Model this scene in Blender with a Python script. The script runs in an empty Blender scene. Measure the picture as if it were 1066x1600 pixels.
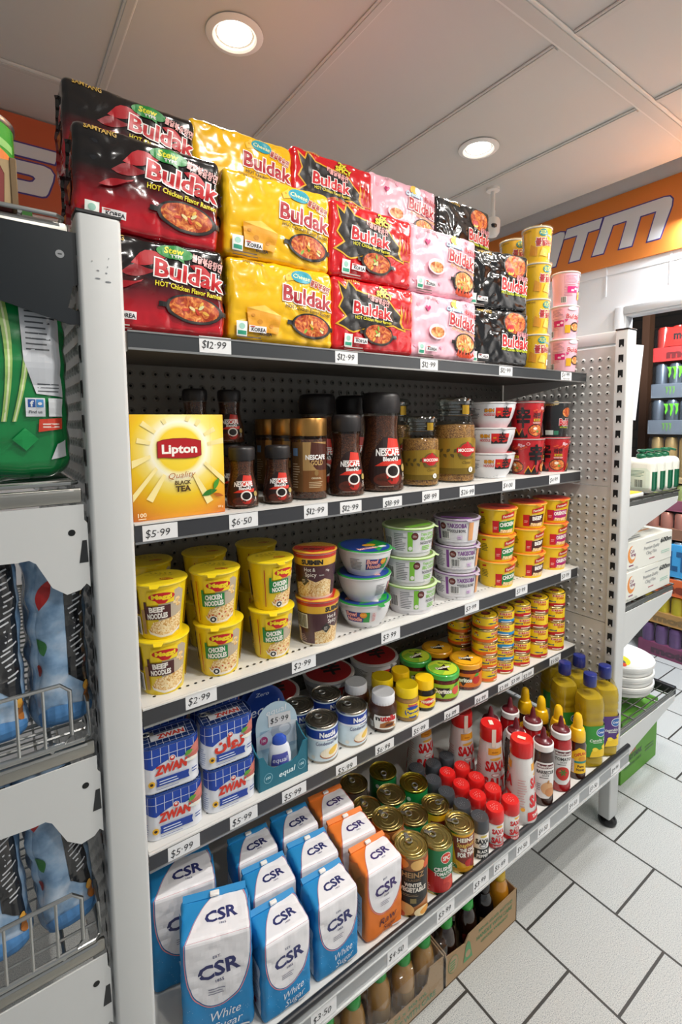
import bpy, bmesh, math, random
from mathutils import Vector, Matrix, noise
from mathutils.geometry import tessellate_polygon
R_ = math.radians
sc = bpy.context.scene
col = sc.collection

# ------------------------------------------------------------------ camera
yaw, pit, rol = R_(35.4), R_(-4.78), R_(-0.49)
fw = Vector((math.sin(yaw)*math.cos(pit), math.cos(yaw)*math.cos(pit), math.sin(pit)))
rt = Vector((math.cos(yaw), -math.sin(yaw), 0)); up = rt.cross(fw)
rt, up = math.cos(rol)*rt + math.sin(rol)*up, -math.sin(rol)*rt + math.cos(rol)*up
cd = bpy.data.cameras.new('camera'); cam = bpy.data.objects.new('camera', cd); col.objects.link(cam)
cd.sensor_fit = 'AUTO'; cd.sensor_width = 36; cd.lens = 769/1600*36; cd.shift_y = -76.8/1600
cd.clip_start = .02
cam.matrix_world = Matrix(((rt.x, up.x, -fw.x, 0), (rt.y, up.y, -fw.y, 0), (rt.z, up.z, -fw.z, 1.46), (0, 0, 0, 1)))
sc.camera = cam

# ------------------------------------------------------------------ world, lamps, exposure
w = bpy.data.worlds.new('world'); sc.world = w; w.use_nodes = True
w.node_tree.nodes['Background'].inputs[0].default_value = (.93, .97, 1, 1)
w.node_tree.nodes['Background'].inputs[1].default_value = .28
sc.view_settings.view_transform = 'Standard'; sc.view_settings.look = 'None'
sc.view_settings.gamma = 1; sc.view_settings.exposure = 0.2; sc.view_settings.use_curve_mapping = False
H = 2.525
LAMPS = [(.608, 1.343), (1.621, 1.332), (.608, .33), (1.621, .33), (.608, -.68), (1.621, -.68), (1.95, .02), (1.95, -.95)]  # last two are unseen lamps added to brighten the right wall
LAMP_K = [.62, .62, 1.1, 1.1, 1.1, 1.1, 1.5, 1.5]
LAMP_W, LAMP_COL = 8.0, (1, .965, .91)
BACK_ROOM_W = 110.0

# ------------------------------------------------------------------ materials
_m = {}
def lin(h):
    h = h.lstrip('#'); o = []
    for i in (0, 2, 4):
        c = int(h[i:i+2], 16)/255
        o.append(c/12.92 if c <= .04045 else ((c+.055)/1.055)**2.4)
    return (*o, 1)
def mat(h, rough=.45, metal=0., coat=0., emit=0., spec=.5):
    k = (h, rough, metal, coat, emit, spec)
    if k in _m: return _m[k]
    m = bpy.data.materials.new('surface ' + h); m.use_nodes = True
    b = m.node_tree.nodes['Principled BSDF']
    b.inputs['Base Color'].default_value = lin(h); b.inputs['Roughness'].default_value = rough
    b.inputs['Metallic'].default_value = metal; b.inputs['Coat Weight'].default_value = coat
    b.inputs['Coat Roughness'].default_value = .08; b.inputs['Specular IOR Level'].default_value = spec
    if emit:
        b.inputs['Emission Color'].default_value = lin(h); b.inputs['Emission Strength'].default_value = emit
    _m[k] = m; return m
def INK(h): return mat(h, .38)
def GL(h): return mat(h, .22, coat=.6)
def nodes_of(m):
    n = m.node_tree.nodes; return n, m.node_tree.links, n['Principled BSDF']
def ramp(n, stops):
    r = n.new('ShaderNodeValToRGB'); e = r.color_ramp.elements
    while len(e) < len(stops): e.new(.5)
    for i, (p, c) in enumerate(stops): e[i].position = p; e[i].color = lin(c)
    return r
def speck(key, stops, scale, kind='noise', rough=.5, detail=3, distort=0., bump=0., coat=0., metal=0., squash=(1, 1, 1)):
    if key in _m: return _m[key]
    m = bpy.data.materials.new(key); m.use_nodes = True; n, l, b = nodes_of(m)
    tc = n.new('ShaderNodeTexCoord'); mp = n.new('ShaderNodeMapping'); mp.inputs['Scale'].default_value = squash
    l.new(tc.outputs['Object'], mp.inputs[0])
    if kind == 'noise':
        t = n.new('ShaderNodeTexNoise'); t.inputs['Detail'].default_value = detail; t.inputs['Distortion'].default_value = distort; out = t.outputs[0]
    elif kind == 'vor':
        t = n.new('ShaderNodeTexVoronoi'); out = t.outputs['Color']
    else:
        t = n.new('ShaderNodeTexWave'); t.inputs['Distortion'].default_value = distort; t.inputs['Detail'].default_value = detail
        t.inputs['Detail Scale'].default_value = 1.6; out = t.outputs['Fac']
    t.inputs['Scale'].default_value = scale
    l.new(mp.outputs[0], t.inputs['Vector'])
    r = ramp(n, stops); l.new(out, r.inputs[0]); l.new(r.outputs[0], b.inputs['Base Color'])
    b.inputs['Roughness'].default_value = rough; b.inputs['Coat Weight'].default_value = coat; b.inputs['Metallic'].default_value = metal
    if bump:
        bp = n.new('ShaderNodeBump'); bp.inputs['Strength'].default_value = bump; bp.inputs['Distance'].default_value = .002
        l.new(t.outputs['Distance'] if kind == 'vor' else out, bp.inputs['Height']); l.new(bp.outputs[0], b.inputs['Normal'])
    _m[key] = m; return m
def glass(key, tint='#ffffff', ior=1.4, rough=.02, film=0.):
    """clear thin wall: see-through with a Fresnel reflection"""
    if key in _m: return _m[key]
    m = bpy.data.materials.new(key); m.use_nodes = True; n = m.node_tree.nodes; l = m.node_tree.links
    n.remove(n['Principled BSDF']); out = n['Material Output']
    tr = n.new('ShaderNodeBsdfTransparent'); tr.inputs[0].default_value = lin(tint)
    g = n.new('ShaderNodeBsdfGlossy'); g.inputs['Roughness'].default_value = rough
    lw = n.new('ShaderNodeLayerWeight'); pw = n.new('ShaderNodeMath'); pw.operation = 'POWER'; pw.inputs[1].default_value = 4; l.new(lw.outputs['Facing'], pw.inputs[0])
    fr = n.new('ShaderNodeMath'); fr.operation = 'MULTIPLY_ADD'; fr.inputs[1].default_value = .75; fr.inputs[2].default_value = ((ior-1)/(ior+1))**2*1.3; l.new(pw.outputs[0], fr.inputs[0])
    mx = n.new('ShaderNodeMixShader'); l.new(fr.outputs[0], mx.inputs[0]); l.new(tr.outputs[0], mx.inputs[1]); l.new(g.outputs[0], mx.inputs[2])
    if film:
        t = n.new('ShaderNodeTexNoise'); t.inputs['Scale'].default_value = film; t.inputs['Detail'].default_value = 2
        tc = n.new('ShaderNodeTexCoord'); l.new(tc.outputs['Object'], t.inputs['Vector'])
        bp = n.new('ShaderNodeBump'); bp.inputs['Strength'].default_value = .35; bp.inputs['Distance'].default_value = .006
        l.new(t.outputs[0], bp.inputs['Height']); l.new(bp.outputs[0], g.inputs['Normal'])
    l.new(mx.outputs[0], out.inputs[0]); _m[key] = m; return m
def gradient(key, stops, z0, z1, rough=.25, coat=.5, wob=0.):
    """a print whose ink changes along the pack's own height"""
    if key in _m: return _m[key]
    m = bpy.data.materials.new(key); m.use_nodes = True; n, l, b = nodes_of(m)
    tc = n.new('ShaderNodeTexCoord'); sp = n.new('ShaderNodeSeparateXYZ'); l.new(tc.outputs['Object'], sp.inputs[0])
    mr = n.new('ShaderNodeMapRange'); mr.inputs[1].default_value = z0; mr.inputs[2].default_value = z1
    l.new(sp.outputs[2], mr.inputs[0]); r = ramp(n, stops); l.new(mr.outputs[0], r.inputs[0]); l.new(r.outputs[0], b.inputs['Base Color'])
    b.inputs['Roughness'].default_value = rough; b.inputs['Coat Weight'].default_value = coat
    _m[key] = m; return m

WHITE = mat('#e9e8e4', .5); POSTM = mat('#c9cbca', .42); DARK = mat('#141416', .5); BLACKP = mat('#17171a', .4)
CHROME = mat('#b9bab8', .28, 1.); STEEL = mat('#a8a69f', .34, 1.); TINM = mat('#c7c2b2', .25, 1.); GOLDT = mat('#b3a368', .25, 1.)
CARD = mat('#a58a68', .8)
NOODLE = speck('noodles print', [(.25, '#a06a2a'), (.40, '#d6a356'), (.52, '#edd29a'), (.7, '#f5e6c0')], 120, 'noise', .4, 2, 2.5)
RAMEN = speck('ramen print', [(.2, '#5a1408'), (.42, '#b23a14'), (.6, '#e0863a'), (.78, '#f0c878'), (.9, '#5f8a2a')], 75, 'noise', .4, 4, 1.5)
MACN = speck('cheese noodles print', [(.2, '#7a2a10'), (.42, '#c8652a'), (.6, '#e9b870'), (.8, '#f3dfae')], 85, 'noise', .4, 4, 1.2)
GRAN = speck('coffee granules', [(.1, '#241009'), (.5, '#4a2717'), (.9, '#6d4026')], 420, 'vor', .55, bump=.6)
GRANL = speck('light coffee granules', [(.1, '#5a3516'), (.5, '#9a6a32'), (.9, '#c4934f')], 420, 'vor', .55, bump=.6)

# ------------------------------------------------------------------ mesh builder
class MB:
    def __init__(s): s.v = []; s.f = []; s.mi = []; s.sm = []; s.mats = []
    def m(s, mt):
        if mt not in s.mats: s.mats.append(mt)
        return s.mats.index(mt)
    def add(s, vs, fs, mt, smooth=False):
        k = len(s.v); i = s.m(mt); s.v += [tuple(v) for v in vs]
        for f in fs: s.f.append([k+a for a in f]); s.mi.append(i); s.sm.append(smooth)
        return s
    def bm(s, bm, mt, smooth=False):
        bm.verts.index_update()
        s.add([v.co[:] for v in bm.verts], [[v.index for v in f.verts] for f in bm.faces], mt, smooth); bm.free(); return s
    def box(s, x0, x1, y0, y1, z0, z1, mt, bev=0., seg=2, rz=0.):
        bm = bmesh.new(); bmesh.ops.create_cube(bm, size=1)
        c = Vector(((x0+x1)/2, (y0+y1)/2, (z0+z1)/2))
        for v in bm.verts: v.co = Vector((v.co.x*(x1-x0), v.co.y*(y1-y0), v.co.z*(z1-z0)))
        if bev: bmesh.ops.bevel(bm, geom=bm.edges[:], offset=bev, segments=seg, affect='EDGES', profile=.5)
        q = Matrix.Rotation(rz, 3, 'Z')
        for v in bm.verts: v.co = q @ v.co + c
        return s.bm(bm, mt, bool(bev))
    def lathe(s, prof, mt, n=28, cx=0., cy=0., smooth=True, sx=1., sy=1., sq=2.):
        vs, fs = [], []; P = len(prof)
        for i in range(n):
            a = 2*math.pi*i/n; ca, sa = math.cos(a), math.sin(a)
            if sq != 2.:
                k = (abs(ca)**sq+abs(sa)**sq)**(-1/sq); ca *= k; sa *= k
            for r, z in prof: vs.append((cx+r*ca*sx, cy+r*sa*sy, z))
        for i in range(n):
            j = (i+1) % n
            for p in range(P-1): fs.append((i*P+p, j*P+p, j*P+p+1, i*P+p+1))
        if prof[0][0] > 1e-6: fs.append([i*P for i in range(n)][::-1])
        if prof[-1][0] > 1e-6: fs.append([i*P+P-1 for i in range(n)])
        return s.add(vs, fs, mt, smooth)
    def tube(s, pts, r, mt, n=6, closed=False):
        pts = [Vector(p) for p in pts]; vs, fs = [], []; N = len(pts)
        for i, p in enumerate(pts):
            a = pts[i-1] if i or closed else pts[i]; b = pts[(i+1) % N] if i < N-1 or closed else pts[i]
            t = (b-a).normalized(); u = t.cross(Vector((0, 0, 1)) if abs(t.z) < .9 else Vector((1, 0, 0))).normalized(); w_ = t.cross(u)
            for k in range(n): vs.append(p + r*(math.cos(2*math.pi*k/n)*u + math.sin(2*math.pi*k/n)*w_))
        for i in range(N if closed else N-1):
            j = (i+1) % N
            for k in range(n): fs.append((i*n+k, i*n+(k+1) % n, j*n+(k+1) % n, j*n+k))
        if not closed: fs += [list(range(n))[::-1], [(N-1)*n+k for k in range(n)]]
        return s.add(vs, fs, mt, True)
    def prism(s, poly, fn, t0, t1, mt):
        """a plane outline given thickness: fn(u, v, t) -> point"""
        n = len(poly); vs = [fn(u, v, t0) for u, v in poly] + [fn(u, v, t1) for u, v in poly]
        fs = [list(range(n))[::-1], list(range(n, 2*n))] + [(i, (i+1) % n, n+(i+1) % n, n+i) for i in range(n)]
        return s.add(vs, fs, mt)
    def build(s, name, parent=None, loc=None, rz=0.):
        me = bpy.data.meshes.new(name); me.from_pydata(s.v, [], s.f)
        for mt in s.mats: me.materials.append(mt)
        me.polygons.foreach_set('material_index', s.mi); me.polygons.foreach_set('use_smooth', s.sm)
        me.update()
        try: me.set_sharp_from_angle(angle=R_(38))
        except Exception: pass
        o = bpy.data.objects.new(name, me); col.objects.link(o)
        if parent: o.parent = parent
        if loc: o.location = loc
        if rz: o.rotation_euler.z = rz
        return o

# ------------------------------------------------------------------ flat print: outlines, lettering, and wrapping them onto a surface
_fc = {}
def glyphs(s, bold=0., spacing=1.):
    k = (s, bold, spacing)
    if k in _fc: return _fc[k]
    c = bpy.data.curves.new('lettering', 'FONT'); c.body = s; c.size = 1; c.offset = bold; c.resolution_u = 2; c.space_character = spacing
    o = bpy.data.objects.new('lettering', c); col.objects.link(o)
    dg = bpy.context.evaluated_depsgraph_get(); e = o.evaluated_get(dg); me = e.to_mesh()
    vs = [(v.co.x, v.co.y) for v in me.vertices]; tr = [[vs[i] for i in p.vertices] for p in me.polygons]
    e.to_mesh_clear(); bpy.data.objects.remove(o); bpy.data.curves.remove(c)
    _fc[k] = tr; return tr
def text(s, cx, cy, h, w=None, a='c', bold=.012, shear=0., rot=0., arc=0., spacing=1.):
    base = glyphs(s, 0., spacing); tr = glyphs(s, bold, spacing) if bold else base
    xs = [p[0] for t in base for p in t]
    if not xs: return []
    x0, x1 = min(xs), max(xs); ky = h/.70; kx = ky if w is None else w/(x1-x0)
    W = (x1-x0)*kx; ox = {'c': -W/2, 'l': 0, 'r': -W}[a]; cr, sr = math.cos(rot), math.sin(rot); o = []
    for t in tr:
        q = []
        for x, y in t:
            X = (x-x0)*kx+ox; Y = y*ky-h/2
            X += shear*Y
            if arc: Y -= arc*X*X
            q.append((cx+X*cr-Y*sr, cy+X*sr+Y*cr))
        o.append(q)
    return o
def rect(x0, y0, x1, y1, rot=0., sh=0.):
    cx, cy = (x0+x1)/2, (y0+y1)/2; c, s = math.cos(rot), math.sin(rot); o = []
    for x, y in ((x0, y0), (x1, y0), (x1, y1), (x0, y1)):
        X, Y = x-cx, y-cy; X += sh*Y; o.append((cx+X*c-Y*s, cy+X*s+Y*c))
    return [o]
def ell(cx, cy, rx, ry=None, n=20, rot=0., a0=0., a1=2*math.pi):
    ry = ry or rx; c, s = math.cos(rot), math.sin(rot); o = []
    for i in range(n):
        a = a0+(a1-a0)*i/n; x, y = rx*math.cos(a), ry*math.sin(a); o.append((cx+x*c-y*s, cy+x*s+y*c))
    return [o]
def poly(pts):
    t = tessellate_polygon([[Vector((x, y, 0)) for x, y in pts]])
    o = []
    for f in t:
        q = [pts[i] for i in f]
        ar = (q[1][0]-q[0][0])*(q[2][1]-q[0][1])-(q[2][0]-q[0][0])*(q[1][1]-q[0][1])
        o.append(q if ar > 0 else q[::-1])
    return o
def grow(pts, d):
    """outline of a polygon pushed outward by d"""
    n = len(pts); ar = sum(pts[i][0]*pts[(i+1) % n][1]-pts[(i+1) % n][0]*pts[i][1] for i in range(n)); sg = 1 if ar > 0 else -1; o = []
    for i in range(n):
        p, q, r = Vector(pts[i-1]), Vector(pts[i]), Vector(pts[(i+1) % n])
        a = (q-p).normalized(); b = (r-q).normalized(); na = Vector((a.y, -a.x))*sg; nb = Vector((b.y, -b.x))*sg
        mm = (na+nb); mm = mm.normalized()/max(.5, mm.normalized().dot(na)) if mm.length > .1 else na
        o.append((q.x+mm.x*d, q.y+mm.y*d))
    return o
def flame(cx, cy, w_, h, seed, n=5):
    rd = random.Random(seed); p = []
    for i in range(n):
        x = cx-w_/2+w_*i/n; p += [(x, cy-h*.35+rd.random()*h*.1), (x+w_/n*(.2+.5*rd.random()), cy+h*(.15+.5*rd.random()))]
    p += [(cx+w_/2, cy-h*.2), (cx+w_*.3, cy-h/2), (cx-w_*.3, cy-h/2)]
    return p
def leafp(cx, cy, L, W, rot):
    c, s = math.cos(rot), math.sin(rot); o = []
    for t in [i/8 for i in range(9)]: o.append((L*t, W*math.sin(math.pi*t)))
    for t in [i/8 for i in range(7, 0, -1)]: o.append((L*t, -W*.6*math.sin(math.pi*t)))
    return [(cx+x*c-y*s, cy+x*s+y*c) for x, y in o]
def band(outer, inner):
    n = len(outer)
    return [[outer[i], outer[(i+1) % n], inner[(i+1) % n], inner[i]] for i in range(n)]
def heart(cx, cy, r):
    return [(cx+r*.062*16*math.sin(t)**3, cy+r*.062*(13*math.cos(t)-5*math.cos(2*t)-2*math.cos(3*t)-math.cos(4*t))) for t in [2*math.pi*i/18 for i in range(18)]]
def clip(ps, ax, step):
    out = []
    for p in ps:
        lo = min(q[ax] for q in p); hi = max(q[ax] for q in p); a = math.floor(lo/step); b = math.ceil(hi/step)
        if b-a <= 1: out.append(p); continue
        cur = p
        for k in range(a+1, b):
            t = k*step; L, R = [], []
            for i in range(len(cur)):
                q, r = cur[i], cur[(i+1) % len(cur)]
                dq, dr = q[ax]-t, r[ax]-t
                if abs(dq) < 1e-9: L.append(q); R.append(q)
                else: (L if dq < 0 else R).append(q)
                if (dq < -1e-9 and dr > 1e-9) or (dr < -1e-9 and dq > 1e-9):
                    f = (t-q[ax])/(r[ax]-q[ax]); z = (q[0]+(r[0]-q[0])*f, q[1]+(r[1]-q[1])*f); L.append(z); R.append(z)
            if len(L) > 2: out.append(L)
            cur = R
            if len(cur) < 3: break
        if len(cur) > 2: out.append(cur)
    return out
class Print:
    """layers of ink on a surface fn(u, v, off) -> point"""
    def __init__(s, mb, fn, cu=None, cv=None, base=.0004, step=.00012): s.mb, s.fn, s.cu, s.cv, s.k, s.step = mb, fn, cu, cv, base, step
    def ink(s, polys, mt):
        if isinstance(mt, str): mt = INK(mt)
        if s.cu: polys = clip(polys, 0, s.cu)
        if s.cv: polys = clip(polys, 1, s.cv)
        vs, fs = [], []
        for p in polys:
            b = len(vs); vs += [s.fn(u, v, s.k) for u, v in p]; fs.append(list(range(b, len(vs))))
        s.mb.add(vs, fs, mt, True); s.k += s.step; return s
    def t(s, st, cx, cy, h, mt, out=None, ow=.05, **k):
        if out:
            kk = dict(k); kk['bold'] = k.get('bold', .012)+ow; s.ink(text(st, cx, cy, h, **kk), out)
        return s.ink(text(st, cx, cy, h, **k), mt)
    def r(s, x0, y0, x1, y1, mt, rot=0., sh=0.): return s.ink(rect(x0, y0, x1, y1, rot, sh), mt)
    def e(s, cx, cy, rx, ry, mt, n=20, rot=0.): return s.ink(ell(cx, cy, rx, ry, n, rot), mt)
    def p(s, pts, mt): return s.ink(poly(pts), mt)
    def lines(s, x0, y0, x1, y1, n, mt, seed=1, th=.35):
        """fine print too small to read"""
        rd = random.Random(seed); o = []; dy = (y1-y0)/n
        for i in range(n): o += rect(x0, y0+dy*i, x0+(x1-x0)*(.6+.4*rd.random()), y0+dy*(i+th))
        return s.ink(o, mt)
    def bars(s, x0, y0, x1, y1, n=14, seed=2, vert=True, bg='#f2f2f0'):
        rd = random.Random(seed); s.r(x0, y0, x1, y1, bg); o = []; m_ = (x1-x0)*.06
        for i in range(n):
            a = (x1-x0-2*m_)/n if vert else (y1-y0-2*m_)/n; wd = a*(.3+.5*rd.random())
            o += rect(x0+m_+a*i, y0+m_, x0+m_+a*i+wd, y1-m_) if vert else rect(x0+m_, y0+m_+a*i, x1-m_, y0+m_+a*i+wd)
        return s.ink(o, '#1a1a1a')
def cone(rb, rt_, z0, z1, cx=0., cy=0.):
    rm = (rb+rt_)/2
    def fn(u, v, off):
        r = rb+(rt_-rb)*(v-z0)/(z1-z0)+off; a = u/rm; return (cx+r*math.sin(a), cy-r*math.cos(a), v)
    return fn
def rings(prof, z0, z1, rm):
    """wrap onto a turned profile [(r, z)...]"""
    pr = sorted(prof, key=lambda q: q[1])
    def fn(u, v, off):
        r = pr[0][0]
        for (ra, za), (rb, zb) in zip(pr, pr[1:]):
            if za <= v <= zb and zb > za: r = ra+(rb-ra)*(v-za)/(zb-za); break
            if v > zb: r = rb
        a = u/rm; r += off; return (r*math.sin(a), -r*math.cos(a), v)
    return fn
def front(y): return lambda u, v, off: (u, y-off, v)
def flat_top(z): return lambda u, v, off: (u, v, z+off)
def side_l(x): return lambda u, v, off: (x-off, -u, v)     # a face turned to -X, read from -X

class Soft:
    """a rounded box whose faces bulge and crease (packs, bags, pressed tins)"""
    def __init__(s, W, D, Hh, r=.015, bulge=0., amp=0., freq=25., seed=0., ridge=False, taper=0., lean=0.):
        s.h = (W/2, D/2, Hh/2); s.r, s.bulge, s.amp, s.freq, s.seed, s.ridge, s.taper, s.lean = min(r, W/2, D/2, Hh/2), bulge, amp, freq, seed, ridge, taper, lean
    def P(s, q, off=0.):
        h, r = s.h, s.r; inn = [max(-(a-r), min(a-r, c)) for a, c in zip(h, q)]
        d = Vector([c-i for c, i in zip(q, inn)]); d = d.normalized() if d.length > 1e-9 else Vector((0, 0, 1)); p = Vector(inn)+d*r
        disp = off
        if s.bulge: disp += s.bulge*abs(d.y)*max(0, 1-(q[0]/h[0])**2)*max(0, 1-(q[2]/h[2])**2)
        if s.amp:
            nz = noise.noise(p*s.freq+Vector((s.seed*7.3, s.seed*3.1, s.seed)))
            if s.ridge: nz = (abs(nz)*2-.6)*.8+.25*noise.noise(p*s.freq*2.3+Vector((s.seed, 9, 2)))
            disp += s.amp*nz
        p += d*disp; t = 1-s.taper*(p.z/h[2]+1)/2; p.x *= t; p.y *= t; p.y += s.lean*(p.z+h[2])
        return (p.x, p.y, p.z+h[2])
    def body(s, mb, mt, n=(24, 10, 18), faces='xXyYzZ', mats=None):
        def lin_(h, k):
            g = [-h+2*h*i/k for i in range(k+1)]; r = s.r
            for e in (r*.15, r*.45, r): g += [-h+e, h-e]
            return sorted(set(round(x, 6) for x in g))
        G = [lin_(a, k) for a, k in zip(s.h, n)]
        for ax, sg, nm in ((0, -1, 'x'), (0, 1, 'X'), (1, -1, 'y'), (1, 1, 'Y'), (2, -1, 'z'), (2, 1, 'Z')):
            a, b = [i for i in range(3) if i != ax]; vs, fs = [], []
            for u in G[a]:
                for v in G[b]:
                    q = [0, 0, 0]; q[a], q[b], q[ax] = u, v, sg*s.h[ax]; vs.append(s.P(q))
            nb = len(G[b]); flip = (sg > 0) == (ax == 1)
            for i in range(len(G[a])-1):
                for j in range(nb-1):
                    f = (i*nb+j, (i+1)*nb+j, (i+1)*nb+j+1, i*nb+j+1); fs.append(f[::-1] if flip else f)
            mb.add(vs, fs, (mats or {}).get(nm, mt), True)
        return mb
    def front(s): return lambda u, v, off: s.P((u, -s.h[1], v-s.h[2]), off)
    def top(s): return lambda u, v, off: s.P((u, v, s.h[2]), off)
    def left(s): return lambda u, v, off: s.P((-s.h[0], -u, v-s.h[2]), off)

# ------------------------------------------------------------------ things, parts, copies
def tag(o, label, cat, group=None):
    o['label'] = label; o['category'] = cat
    if group: o['group'] = group
    return o
def empty(name, loc=(0, 0, 0), rz=0.):
    o = bpy.data.objects.new(name, None); o.empty_display_size = .02; col.objects.link(o); o.location = loc; o.rotation_euler.z = rz; return o
def thing(name, label, cat, loc=(0, 0, 0), rz=0., group=None): return tag(empty(name, loc, rz), label, cat, group)
def struct(o): o['kind'] = 'structure'; return o
def dup(o, parent=None):
    c = o.copy(); col.objects.link(c)
    if parent: c.parent = parent
    for ch in list(o.children): dup(ch, c)
    return c
PRO = {}; BUILD = {}
def put(key, x, y, z, rz, label, group=None, tilt=None):
    fn, name, cat = BUILD[key]
    if key not in PRO:
        o = empty(name); fn(o); PRO[key] = o
    else: o = dup(PRO[key])
    o.location = (x, y, z); o.rotation_euler = (tilt[0] if tilt else 0, tilt[1] if tilt else 0, rz); tag(o, label, cat, group)
    return o
def product(name, cat):
    def d(f): BUILD[f.__name__] = (f, name, cat); return f
    return d
def product_k(key, fn, name, cat): BUILD[key] = (fn, name, cat)
ORD = ['bottom', 'second', 'third', 'fourth', 'fifth']
def tier(i, n): return 'topmost' if i == n-1 else 'lowest' if i == 0 else {1: 'second', 2: 'third', 3: 'fourth'}[i]

# ================================================================== the room
def floor_mat():
    m = bpy.data.materials.new('speckled tile'); m.use_nodes = True; n, l, b = nodes_of(m)
    g = n.new('ShaderNodeNewGeometry'); sp = n.new('ShaderNodeSeparateXYZ'); l.new(g.outputs['Position'], sp.inputs[0])
    cb = n.new('ShaderNodeCombineXYZ')
    for src, dst, o in ((1, 0, -.627), (0, 1, -1.175)):
        a = n.new('ShaderNodeMath'); a.inputs[1].default_value = o+.2547*40; l.new(sp.outputs[src], a.inputs[0]); l.new(a.outputs[0], cb.inputs[dst])
    br = n.new('ShaderNodeTexBrick'); br.offset = .5; br.offset_frequency = 2; l.new(cb.outputs[0], br.inputs['Vector'])
    br.inputs['Scale'].default_value = 1; br.inputs['Brick Width'].default_value = .2547; br.inputs['Row Height'].default_value = .2547
    br.inputs['Mortar Size'].default_value = .0036; br.inputs['Mortar Smooth'].default_value = .1
    t = n.new('ShaderNodeTexNoise'); t.inputs['Scale'].default_value = 420; t.inputs['Detail'].default_value = 2; l.new(g.outputs['Position'], t.inputs['Vector'])
    r = ramp(n, [(.28, '#6d7173'), (.42, '#a2a5a5'), (.54, '#b2b4b2'), (.7, '#c6c5c1')]); l.new(t.outputs[0], r.inputs[0])
    mx = n.new('ShaderNodeMix'); mx.data_type = 'RGBA'; l.new(br.outputs['Fac'], mx.inputs['Factor']); l.new(r.outputs[0], mx.inputs['A']); mx.inputs['B'].default_value = lin('#34322f')
    l.new(mx.outputs['Result'], b.inputs['Base Color']); b.inputs['Roughness'].default_value = .42
    return m
struct(MB().box(-3, 5.2, -3, 3.2, -.05, 0, floor_mat()).build('floor'))
CEILM = mat('#c9c7c2', .75); STRIP = mat('#dcdad5', .55)
struct(MB().box(-3, 2.36, -3, 2.1, H, H+.03, CEILM).build('ceiling'))
struct(MB().box(2.30, 2.62, -3, 2.2, H+.13, H+.16, mat('#55524e', .8)).box(2.345, 2.36, -3, 2.1, H+.002, H+.13, CEILM).build('trim_1'))  # upper slab coloured dark to deepen the cornice gap's shadow
k = 2
def batten(x0, x1, y0, y1):
    global k
    mb = MB(); mb.box(x0, x1, y0, y1, H-.006, H, STRIP, .002, 1)
    if x1-x0 < y1-y0: mb.box(x0+.006, x1-.006, y0, y1, H-.009, H-.006, mat('#c4c2bc', .6))
    else: mb.box(x0, x1, y0+.010, y1-.010, H-.010, H-.006, mat('#c4c2bc', .6))
    struct(mb.build('trim_%d' % k)); k += 1
for x in (-.163, .348, .874, 1.379, 1.876):
    for y0, y1 in ((-3, .800), (.862, 1.81), (1.85, 2.1)): batten(x-.015, x+.015, y0, y1)
batten(-3, 2.345, .802, .860); batten(-3, 2.345, 1.812, 1.848)
WALLM = mat('#f6f6f8', .55)
mb = MB(); mb.box(-3, 2.56, 2.10, 2.2, 0, H+.16, WALLM); struct(mb.build('wall_back'))
mb = MB()
mb.box(2.5, 2.555, 1.168, 2.1, 0, H+.16, WALLM); mb.box(2.5, 2.555, -.05, 1.168, 1.952, H+.16, WALLM); mb.box(2.5, 2.555, -3, -.05, 0, H+.16, WALLM)
struct(mb.build('wall_right'))
mb = MB()
for y in (1.262, 1.74, .98): mb.box(2.4975, 2.5, y-.004, y+.004, 2.06 if y < 1.5 else 0, 2.2, WALLM)
mb.box(2.497, 2.5, -3, 2.1, 2.158, 2.166, WALLM)
struct(mb.build('trim_%d' % k)); k += 1
FR = mat('#dfe0e2', .4)
mb = MB()
mb.box(2.482, 2.5, 1.166, 1.208, 0, 1.995, FR, .004); mb.box(2.482, 2.5, -.12, 1.166, 1.957, 1.995, FR, .004)
mb.box(2.49, 2.56, 1.158, 1.168, 0, 1.96, FR, .002); mb.box(2.49, 2.56, -.06, 1.158, 1.948, 1.957, FR, .002)
mb.box(2.478, 2.5, -.12, -.06, 0, 1.96, FR, .004)
struct(mb.build('door_1'))
# the store room beyond the doorway
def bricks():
    m = bpy.data.materials.new('shade-darkened brick'); m.use_nodes = True; n, l, b = nodes_of(m)
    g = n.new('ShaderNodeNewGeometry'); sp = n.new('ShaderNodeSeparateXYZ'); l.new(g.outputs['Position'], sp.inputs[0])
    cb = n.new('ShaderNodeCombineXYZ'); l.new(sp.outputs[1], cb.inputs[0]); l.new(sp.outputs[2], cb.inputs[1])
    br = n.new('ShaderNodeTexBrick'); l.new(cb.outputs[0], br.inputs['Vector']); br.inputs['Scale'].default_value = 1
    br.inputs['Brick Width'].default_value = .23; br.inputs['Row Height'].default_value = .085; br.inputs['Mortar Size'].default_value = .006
    for i, c in enumerate(('#2a2118', '#241a14', '#15110e')): br.inputs[('Color1', 'Color2', 'Mortar')[i]].default_value = lin(c)  # brick darkened in its colour to hold the unlit room's shade
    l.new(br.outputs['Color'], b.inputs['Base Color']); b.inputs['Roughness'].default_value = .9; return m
DIM = mat('#1f1a17', .9)  # same painted gloom for the other store room faces
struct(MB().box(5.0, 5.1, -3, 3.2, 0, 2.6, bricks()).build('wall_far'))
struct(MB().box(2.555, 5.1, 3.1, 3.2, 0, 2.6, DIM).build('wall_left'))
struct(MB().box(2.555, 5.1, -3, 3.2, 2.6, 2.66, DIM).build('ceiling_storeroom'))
struct(MB().box(3.97, 4.05, 1.675, 1.725, 0, 2.6, mat('#4a2c16', .7)).build('column_1'))

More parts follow.
